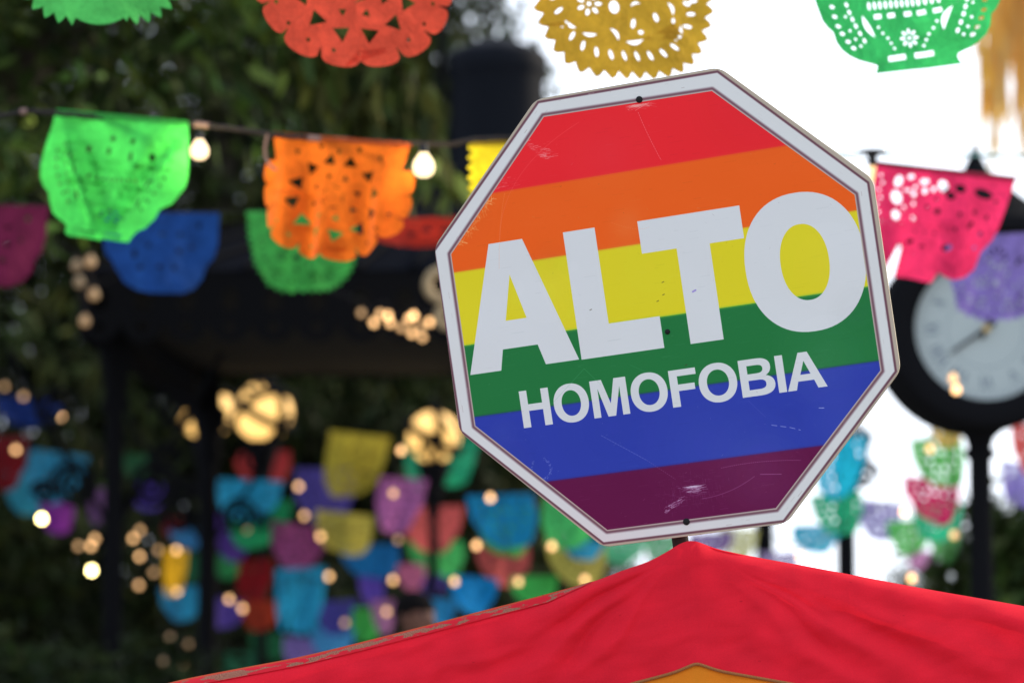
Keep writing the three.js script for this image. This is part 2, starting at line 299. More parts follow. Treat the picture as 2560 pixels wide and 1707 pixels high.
const flower = (x, y, r, n = 8, pr = 0.016) => [...Array.from({ length: n }, (_, i) => { const a = i / n * 6.2832; return ell(x + r * Math.cos(a), y + r * Math.sin(a), pr, pr * 0.55, a, 8); }), ell(x, y, pr * 0.6, pr * 0.6)];
function uCurve(w, h, p, n) {                                       // a U with rounded lower corners, evenly spaced
  const raw = []; for (let i = 0; i <= 400; i++) { const f = Math.PI * (1 + i / 400), c = Math.cos(f), s = Math.sin(f); raw.push(P(w / 2 * Math.sign(c) * Math.pow(Math.abs(c), 2 / p), -h * Math.pow(Math.abs(s), 2 / p))); }
  const len = [0]; for (let i = 1; i < raw.length; i++) len.push(len[i - 1] + raw[i].distanceTo(raw[i - 1]));
  const out = []; let k = 1; for (let i = 0; i <= n; i++) { const t = len[400] * i / n; while (k < 400 && len[k] < t) k++; out.push(raw[k - 1].clone().lerp(raw[k], (t - len[k - 1]) / Math.max(1e-9, len[k] - len[k - 1]))); }
  return out;
}
function edged(curve, f) { return curve.map((p, i) => { const a = curve[Math.max(0, i - 3)], b = curve[Math.min(curve.length - 1, i + 3)], t = b.clone().sub(a).normalize(), d = f(i / (curve.length - 1)); return P(p.x + t.y * d, p.y - t.x * d); }); }
const designs = {};
designs.zigzag = (() => {
  const N = 30, u = uCurve(0.94, 0.83, 3.4, N * 4), saw = s => { const t = (s * N) % 1; return 0.05 * (t < 0.6 ? t / 0.6 : (1 - t) / 0.4); };
  const holes = [];
  uCurve(0.8, 0.745, 3.2, 27).forEach((p, i, a) => { if (i < 4 || i > 23) return; const q = a[i + 1].clone().sub(a[i - 1]); holes.push(ell(p.x, p.y, 0.0095, 0.027, Math.atan2(q.y, q.x) + 0.35, 8)); });
  holes.push(...flower(-0.2, -0.47, 0.045, 7, 0.018), ell(-0.073, -0.486, 0.028, 0.034), cres(-0.3, -0.577, 0.035, 0.012, -0.6, -0.012), cres(-0.207, -0.628, 0.035, 0.012, -0.1, -0.01), cres(-0.083, -0.633, 0.038, 0.012, -1, 0.012), cres(0.03, -0.66, 0.05, 0.014, 0.15, -0.016), ell(0.156, -0.636, 0.04, 0.015, 0.08), cres(0.27, -0.616, 0.05, 0.014, 1.1, -0.02), cres(0.237, -0.486, 0.036, 0.012, -1.2, 0.01), ell(0.156, -0.534, 0.012, 0.024, 0.3), ell(0.03, -0.57, 0.012, 0.026, -0.25), ell(0.07, -0.615, 0.014, 0.011), ell(0.338, -0.453, 0.022, 0.012, -0.3), ell(0.25, -0.55, 0.009, 0.014), cres(0.05, -0.47, 0.03, 0.008, 0.3, 0.01), ...flower(0, -0.25, 0.09, 10, 0.03), cres(0.25, -0.3, 0.07, 0.02, 0.8, 0.02), cres(-0.28, -0.27, 0.07, 0.02, -0.8, 0.02), ell(0.1, -0.4, 0.03, 0.014, 0.6), ell(-0.12, -0.4, 0.02, 0.012, -0.6));
  return { out: [P(-0.5, 0), ...edged(u, saw).filter(p => p.y < -0.02), P(0.5, 0)], holes, h: 0.87 };
})();
designs.spiky = (() => {                                            // coarser teeth with a smooth folded tongue
  const N = 34, u = uCurve(0.92, 0.8, 3.6, N * 4), saw = s => { if (s > 0.43 && s < 0.55) return 0.05 * Math.pow(Math.sin((s - 0.43) / 0.12 * Math.PI), 0.8); const t = (s * N) % 1; return 0.06 * (t < 0.55 ? t / 0.55 : (1 - t) / 0.45); };
  return { out: [P(-0.5, 0), ...edged(u, saw).filter(p => p.y < -0.02), P(0.5, 0)], holes: [...flower(0, -0.35, 0.12, 9, 0.03), cres(0.25, -0.4, 0.06, 0.02, 0.8, 0.02), cres(-0.25, -0.4, 0.06, 0.02, -0.8, 0.02), ell(0.2, -0.6, 0.03, 0.015), ell(-0.2, -0.6, 0.03, 0.015), ell(-0.04, -0.66, 0.02, 0.014)], h: 0.86 };
})();
designs.scallop = (() => {
  const J = [[-0.465, -0.2], [-0.48, -0.36], [-0.455, -0.52], [-0.365, -0.66], [-0.2, -0.76], [0, -0.785]];
  const all = [...J, ...J.slice(0, 5).reverse().map(([x, y]) => [-x, y])], out = [P(-0.5, 0)];
  for (let i = 0; i < all.length - 1; i++) {
    const a = P(...all[i]), b = P(...all[i + 1]), d = b.clone().sub(a), n = P(d.y, -d.x).normalize();
    for (let k = 0; k < 9; k++) { const t = k / 9, q = Math.sqrt(Math.max(0, 1 - (2 * t - 1) ** 2)); out.push(a.clone().addScaledVector(d, 0.5 - 0.54 * Math.cos(Math.PI * t)).addScaledVector(n, 0.52 * d.length() * q)); }
  }
  out.push(P(...all.at(-1)), P(0.5, 0));
  const holes = [];
  for (let i = 0; i < 12; i++) { const a = i / 12 * 6.2832 + 0.2; holes.push(tri(0.29 * Math.cos(a), -0.43 + 0.27 * Math.sin(a), 0.054, a + (i % 3 - 1) * 0.35)); }
  for (let i = 0; i < 8; i++) { const a = i / 8 * 6.2832 + 0.3; holes.push(tri(0.165 * Math.cos(a), -0.43 + 0.155 * Math.sin(a), 0.026, a + 0.5)); }
  for (let i = 0; i < 5; i++) holes.push(cres(0.085 * Math.cos(i * 1.2566), -0.43 + 0.085 * Math.sin(i * 1.2566), 0.035, 0.006, i * 1.2566 + 1.57, 0.01));
  for (let i = 0; i < 9; i++) { const a = Math.PI * (1.08 + 0.84 * i / 8); holes.push(ell(0.44 * Math.cos(a), -0.42 + 0.385 * Math.sin(a), 0.011, 0.013, 0, 6)); }
  for (const [x, y] of [[-0.3, -0.12], [-0.14, -0.07], [0, -0.1], [0.14, -0.07], [0.3, -0.12]]) holes.push(tri(x, y, 0.026, 0.5));
  return { out, holes, h: 0.885 };
})();
designs.basket = (() => {
  const L = [[-0.5, 0], [-0.505, -0.25], [-0.515, -0.4], [-0.5, -0.493], [-0.478, -0.58], [-0.452, -0.622], [-0.425, -0.648], [-0.412, -0.71], [-0.385, -0.755], [-0.345, -0.79], [-0.296, -0.818], [-0.24, -0.838], [-0.196, -0.855], [-0.2, -0.875], [-0.212, -0.9]];
  const out = [...L.map(p => P(...p)), P(0, -0.897), ...L.slice().reverse().map(([x, y]) => P(-x + (y < -0.84 ? 0.035 : 0), y))];
  const holes = [slot(-0.078, -0.824, 0.1, 0.03, 0.05), slot(0.075, -0.82, 0.1, 0.03, 0.02), ...flower(0.008, -0.72, 0.038, 8, 0.0165)];
  for (const x of [-0.156, -0.078, 0.018, 0.094, 0.17]) holes.push(slot(x, -0.585, 0.042, 0.026, 0.05));
  for (let i = 0; i < 13; i++) holes.push(ell(-0.197 + i * 0.0315, -0.523, 0.0095, 0.024, 0, 8));
  for (const f of [-1, 1]) {
    for (const [x, y] of [[-0.403, -0.565], [-0.39, -0.62], [-0.372, -0.663], [-0.345, -0.71], [-0.318, -0.748], [-0.41, -0.51]]) holes.push(ell(f * x, y, 0.015, 0.01, -0.4 * f, 8));
    for (const [x, y] of [[-0.315, -0.548], [-0.302, -0.588], [-0.288, -0.627], [-0.27, -0.67], [-0.25, -0.713], [-0.325, -0.505]]) holes.push(ell(f * x, y, 0.009, 0.015, 0.3 * f, 8));
    for (const [x, y] of [[-0.34, -0.57], [-0.325, -0.65], [-0.3, -0.70], [-0.275, -0.74], [-0.16, -0.645], [-0.14, -0.68], [-0.115, -0.71], [-0.1, -0.74], [-0.085, -0.77]]) holes.push(ell(f * x, y, 0.0075, 0.0085, 0, 7));
    holes.push(cres(f * -0.215, -0.635, 0.07, 0.02, f * -1.15, f * -0.012));
  }
  for (const [x, y] of [[-0.06, -0.17], [0.1, -0.19], [-0.24, -0.26], [-0.09, -0.26], [0.11, -0.29], [0.26, -0.28], [-0.29, -0.34], [0, -0.36], [0.18, -0.38], [-0.16, -0.4]]) holes.push(ell(x, y, 0.017, 0.024, 0, 8));
  return { out, holes, h: 0.9 };
})();
designs.wrinkled = { out: [[-0.5, 0], [-0.505, -0.13], [-0.52, -0.27], [-0.54, -0.41], [-0.53, -0.5], [-0.495, -0.56], [-0.44, -0.605], [-0.42, -0.665], [-0.375, -0.75], [-0.33, -0.78], [-0.248, -0.825], [-0.245, -0.885], [-0.208, -0.905], [0.2, -0.9], [0.228, -0.85], [0.26, -0.82], [0.33, -0.79], [0.395, -0.72], [0.415, -0.65], [0.485, -0.6], [0.505, -0.55], [0.54, -0.46], [0.54, -0.39], [0.52, -0.2], [0.5, 0]].map(p => P(...p)), holes: [[-0.05, -0.17, 0.018, 0.02], [0.115, -0.18, 0.018, 0.02], [-0.215, -0.26, 0.016, 0.025], [-0.075, -0.26, 0.014, 0.028], [0.115, -0.29, 0.015, 0.035], [0.268, -0.28, 0.016, 0.028], [-0.285, -0.335, 0.013, 0.02], [-0.25, -0.43, 0.013, 0.04], [0.285, -0.475, 0.014, 0.036, -0.5], [-0.225, -0.6, 0.01, 0.04, 0.3], [0.23, -0.62, 0.01, 0.035, -0.4]].map(a => ell(a[0], a[1], a[2], a[3], a[4] || 0)).concat([slot(-0.1, -0.855, 0.1, 0.008), slot(0.08, -0.857, 0.1, 0.008), ...flower(0.01, -0.72, 0.035, 7, 0.012), ...[-1, 1].flatMap(f => [...Array.from({ length: 7 }, (_, i) => ell(f * (0.42 - 0.012 * i * i * 0.35), -0.3 - i * 0.06, 0.009, 0.013, 0, 7)), ...Array.from({ length: 6 }, (_, i) => ell(f * (0.36 - 0.014 * i), -0.26 - i * 0.065, 0.008, 0.014, 0, 7)), ...Array.from({ length: 5 }, (_, i) => ell(f * (0.17 - 0.015 * i), -0.55 - i * 0.045, 0.008, 0.009, 0, 7))]), ...Array.from({ length: 9 }, (_, i) => ell(-0.16 + i * 0.04, -0.46, 0.008, 0.018, 0, 7))]), h: 0.905 };
designs.bowl = { out: [[-0.5, 0], [-0.5, -0.22], [-0.49, -0.36], [-0.43, -0.44], [-0.4, -0.52], [-0.33, -0.63], [-0.22, -0.71], [-0.14, -0.74], [0.14, -0.75], [0.26, -0.7], [0.34, -0.6], [0.37, -0.5], [0.44, -0.42], [0.475, -0.3], [0.5, 0]].map(p => P(...p)), holes: [ell(-0.24, -0.38, 0.02, 0.04), ell(0.13, -0.36, 0.025, 0.022), ell(-0.19, -0.5, 0.022, 0.022), ell(-0.05, -0.5, 0.022, 0.022), ell(0.08, -0.51, 0.022, 0.022), ell(0.32, -0.12, 0.018, 0.03), ell(-0.3, -0.15, 0.018, 0.03), ell(0, -0.2, 0.03, 0.015), ell(-0.1, -0.14, 0.014, 0.02), ell(0.15, -0.2, 0.02, 0.02), ell(0.25, -0.32, 0.02, 0.02), ell(-0.12, -0.3, 0.02, 0.02)], h: 0.75 };
designs.pierced = { ...designs.bowl, holes: (() => { const h = []; for (let j = 0; j < 5; j++) for (let i = 0; i < 5; i++) { if ((i * 3 + j * 2) % 7 === 3) continue; const x = -0.33 + i * 0.16 + (j % 2) * 0.05, y = -0.1 - j * 0.125; if (Math.abs(x) < 0.41 - Math.max(0, -y - 0.33) * 0.7) h.push(ell(x, y, 0.02 + 0.016 * ((i * 7 + j * 3) % 3), 0.026, (i + j) % 3, 8)); } return h; })() };
designs.lobed = { out: [[-0.5, 0], [-0.505, -0.4], [-0.5, -0.62], [-0.44, -0.86], [-0.37, -0.9], [-0.31, -0.72], [-0.27, -0.6], [-0.245, -0.62], [-0.275, -0.86], [0.005, -0.885], [0.045, -0.79], [0.085, -0.82], [0.15, -0.83], [0.23, -0.8], [0.29, -0.74], [0.32, -0.6], [0.39, -0.5], [0.43, -0.38], [0.465, -0.2], [0.5, 0]].map(p => P(...p)), holes: [ell(-0.325, -0.13, 0.026, 0.045, -0.2), ell(-0.325, -0.255, 0.036, 0.052, 0.35), ell(-0.315, -0.39, 0.026, 0.036, 0.3), ell(-0.24, -0.085, 0.024, 0.018, 0.4), ell(-0.14, -0.11, 0.034, 0.02, 0.3), ell(-0.13, -0.18, 0.016, 0.026), ell(-0.27, -0.19, 0.009, 0.012), ell(-0.265, -0.32, 0.009, 0.012), ell(-0.2, -0.29, 0.01, 0.014), ell(-0.19, -0.4, 0.012, 0.02, 0.4), ell(0.33, -0.33, 0.012, 0.02), ell(0.3, -0.46, 0.012, 0.022, -0.4), ell(0.14, -0.33, 0.012, 0.02), ell(0.12, -0.45, 0.01, 0.02), ell(0, -0.135, 0.035, 0.055, 0.5), ell(0.12, -0.135, 0.042, 0.032), ell(0.06, -0.2, 0.034, 0.032), ell(0.285, -0.155, 0.07, 0.035, -0.25), ell(-0.2, -0.16, 0.012, 0.014), ell(-0.205, -0.215, 0.016, 0.02), ell(-0.24, -0.19, 0.012, 0.012), ell(-0.07, -0.16, 0.014, 0.02), ell(-0.04, -0.235, 0.014, 0.014), ell(0.38, -0.2, 0.014, 0.016), ell(0.24, -0.3, 0.014, 0.02), ell(0.22, -0.4, 0.014, 0.035, -0.4), ell(-0.02, -0.33, 0.02, 0.026), ell(-0.1, -0.3, 0.012, 0.016), ell(-0.09, -0.5, 0.012, 0.008), ell(-0.02, -0.5, 0.012, 0.008), ell(-0.16, -0.5, 0.012, 0.008), ell(0.27, -0.57, 0.012, 0.014), ell(-0.1, -0.61, 0.02, 0.012), ell(-0.19, -0.58, 0.03, 0.018, 0.6), ell(0.08, -0.6, 0.04, 0.025, 0.6), ...Array.from({ length: 8 }, (_, i) => ell(-0.455 + (i % 2) * 0.02, -0.1 - i * 0.058, 0.009, 0.012, 0, 7)), ...Array.from({ length: 3 }, (_, i) => ell(-0.42 + i * 0.015, -0.6 - i * 0.09, 0.012, 0.014, 0, 7))], h: 0.9 };
function paperGeo(name, bend, edge = 0.05) {
  const d = designs[name], key = name + edge;
  if (!tess[key]) { const s = new THREE.Shape(d.out); s.holes = d.holes.map(h => new THREE.Path(h)); tess[key] = new TessellateModifier(edge, 7).modify(new THREE.ShapeGeometry(s).toNonIndexed()); }
  const g = tess[key].clone(); g.deleteAttribute('normal');
  const p = g.attributes.position;
  for (let i = 0; i < p.count; i++) { const x = p.getX(i), y = p.getY(i), r = bend(x, y); p.setXYZ(i, x + (r[0] || 0), y + (r[1] || 0), r[2]); }
  const m = mergeVertices(g, 1e-5); m.computeVertexNormals();
  return m;
}
const tissue = canvasTexture(512, (g, s) => { const d = g.createImageData(s, s); for (let i = 0; i < s * s; i++) { const x = i % s, y = Math.floor(i / s), f = (a, o) => noise.noise(x * a, y * a, o); const v = 226 + 30 * f(0.012, 1) + 22 * Math.abs(f(0.03, 2)) - 10 * Math.max(0, 1 - Math.abs(f(0.018, 5)) * 9) + 10 * f(0.12, 4); d.data.set([v, v, v, 255], i * 4); } g.putImageData(d, 0, 0); });
const crumple = canvasTexture(512, (g, s) => { const d = g.createImageData(s, s); for (let i = 0; i < s * s; i++) { const x = i % s, y = Math.floor(i / s); const v = 128 + 90 * Math.abs(noise.noise(x * 0.02, y * 0.014, 8)) + 60 * Math.abs(noise.noise(x * 0.045, y * 0.03, 11)) + 20 * noise.noise(x * 0.1, y * 0.1, 3); d.data.set([v, v, v, 255], i * 4); } g.putImageData(d, 0, 0); }, false);
for (const t of [tissue, crumple]) t.wrapS = t.wrapT = THREE.RepeatWrapping;
const papers = {};
function paperMat(r, g, b, k, through = 0.45) {
  const key = [r, g, b, k, through].join();
  return papers[key] ??= new THREE.MeshPhysicalMaterial({ color: base(r, g, b, k * 1.2), roughness: 1, specularIntensity: 0.15, map: tissue, bumpMap: crumple, bumpScale: 0.011, transmission: through, thickness: 0, side: THREE.DoubleSide });
}
const wavy = (amp, f, ph, curl = 0, skew = 0) => (x, y) => { const t = Math.min(1, -y * 1.3); return [0, -0.1 * curl * y * y, amp * t * (Math.sin(f * 6.283 * (x + skew * y) + ph) + 0.45 * Math.sin(f * 13.1 * (x - 0.6 * y) + 2 * ph)) + curl * y * y]; };
// box = [x0, y0, x1, y1] in the photograph, at a distance in metres
function flag(design, rgb, [x0, y0, x1, y1], depth, o, label, group) {
  const { yaw = 0, roll = 0, tilt = 0, bend = wavy(0.04, 1, x0), k = 1, edge = 0.09, through = 0.45 } = o;
  const p = at((x0 + x1) / 2, y0, depth), u = unit(depth), w = (x1 - x0) * u, h = (y1 - y0) * u;
  const m = mesh('paper_flag', paperGeo(design, bend, edge), paperMat(...rgb, k, through));
  m.position.copy(p); m.rotation.set(tilt, yaw, roll, 'YXZ');
  m.scale.set(w / Math.cos(yaw), h / designs[design].h / Math.cos(Math.min(0.6, Math.abs(tilt - 0.17))), w);
  m.rotation.z += (1530 - y0) * unit(depth) / depth * Math.sin(yaw);
  tag(m, label, 'paper flag', group);
  return m;
}
// top row, nearest
const topRow = 'cut paper flags cropped by the top edge';
const TY = 0.5;                                                     // yaw that turns their faces away from the sun
flag('spiky', [84, 190, 92], [6, -300, 442, 68], 5.8, { k: 1.0, yaw: TY, roll: -0.02, edge: 0.05, bend: (x, y) => [0, 0, 0.05 * y * y + 0.05 * Math.max(0, -y - 0.45) * Math.sin(12 * x + 1) ] }, 'green zigzag-edged paper flag cut off by the top left corner', topRow);
flag('scallop', [226, 82, 58], [648, -222, 1092, 170], 5.8, { k: 1.0, yaw: TY, roll: -0.03, edge: 0.05, bend: (x, y) => [0, 0, 0.014 * Math.sin(6.3 * x + 0.4) + 0.03 * Math.abs(((x * 3 + 10.5) % 1) - 0.5) + 0.02 * Math.abs(y + 0.45)] }, 'coral red scalloped paper flag with triangle cutouts at the top edge', topRow);
flag('zigzag', [205, 160, 48], [1306, -205, 1784, 198], 5.8, { k: 1.0, yaw: TY, roll: -0.035, edge: 0.05, bend: (x, y) => [0, 0, 0.014 * Math.sin(5 * x + 2) + 0.03 * Math.abs(((x * 3 + 10.3) % 1) - 0.5) + 0.02 * Math.abs(y + 0.6)] }, 'mustard yellow zigzag paper flag with lacy cutouts above the sign', topRow);
flag('basket', [62, 190, 100], [2006, -222, 2440, 176], 5.8, { k: 1.0, yaw: TY - 0.12, roll: 0.05, edge: 0.05, bend: (x, y) => [0, 0, 0.03 * Math.sin(4 * x + 0.5) + (x > 0.08 ? 0.55 * (x - 0.08) : 0) - 0.08 * Math.max(0, x - 0.3)] }, 'green basket-shaped paper flag with flower cutout at the top right', topRow);
// second row, lit by the sun
const lit = 'sunlit cut paper flags on the bulb string';
const hem = (m, w = 1) => { const s = mesh('hem', box(w, 0.035, 0.012, 0, -0.012, 0), m.material, m); return s; };
hem(flag('wrinkled', [86, 235, 100], [130, 288, 477, 602], 7.1, { k: 0.8, yaw: -0.28, roll: -0.085, edge: 0.04, bend: (x, y) => { const t = Math.min(1, -y * 3); const fold = s => 0.11 * Math.max(0, 1 - Math.abs(x - s * (0.46 + 0.55 * y)) / 0.09); return [0, 0, t * (fold(-1) - fold(1) + 0.05 * Math.sin(9 * x + 3 * y) + 0.12 * Math.pow(Math.abs(x), 3) * (x < 0 ? 1 : -1.2)) + 0.1 * y * y]; } }, 'bright green bowl-shaped paper flag hanging left of the first bulb', lit));
hem(flag('scallop', [255, 104, 28], [676, 345, 1030, 652], 7.1, { k: 1.1, yaw: -0.3, roll: -0.075, edge: 0.04, bend: (x, y) => { const t = Math.min(1, -y * 1.6); return [0, 0, t * (0.075 * Math.sin(17 * x + 1.4) + 0.03 * Math.sin(29 * x + 5 * y) + 0.7 * Math.min(0, x + 0.38)) + 0.06 * y * y]; } }, 'bright orange scalloped paper flag hanging between the two bulbs', lit));
hem(flag('zigzag', [255, 205, 40], [1172, 352, 1500, 640], 7.1, { k: 1, yaw: -0.3, roll: 0.02, edge: 0.05, bend: wavy(0.04, 1.2, 1) }, 'bright yellow paper flag half hidden behind the left edge of the sign', lit));
hem(flag('lobed', [250, 50, 98], [2196, 424, 2537, 712], 7.6, { k: 1, yaw: -0.22, roll: -0.115, edge: 0.04, bend: (x, y) => { const t = Math.min(1, -y * 1.4); return [0, 0, t * (0.05 * Math.sin(13 * x + 0.6 - 2 * y) + 0.02 * Math.sin(27 * x)) - 0.05 * y * y]; } }, 'hot pink paper flag with ragged lobes in front of the clock', lit));
// third row
const third = 'shaded cut paper flags of the third row';
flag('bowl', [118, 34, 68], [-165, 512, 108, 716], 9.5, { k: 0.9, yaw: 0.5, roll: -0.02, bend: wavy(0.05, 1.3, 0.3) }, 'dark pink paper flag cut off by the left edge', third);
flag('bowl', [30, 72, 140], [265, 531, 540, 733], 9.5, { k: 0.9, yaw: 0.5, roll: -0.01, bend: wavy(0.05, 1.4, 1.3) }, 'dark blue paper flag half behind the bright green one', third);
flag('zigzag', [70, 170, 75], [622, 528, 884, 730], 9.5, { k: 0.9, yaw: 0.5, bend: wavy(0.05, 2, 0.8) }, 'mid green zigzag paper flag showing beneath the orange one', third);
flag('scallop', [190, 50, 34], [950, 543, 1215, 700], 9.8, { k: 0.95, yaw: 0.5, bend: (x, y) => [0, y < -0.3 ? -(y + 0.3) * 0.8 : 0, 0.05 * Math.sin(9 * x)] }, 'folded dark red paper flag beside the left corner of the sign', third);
flag('zigzag', [140, 120, 190], [2352, 585, 2622, 802], 9.2, { k: 0.9, yaw: 0.5, roll: 0.05, bend: wavy(0.06, 1.5, 2.2) }, 'lilac paper flag hanging over the clock dial', third);

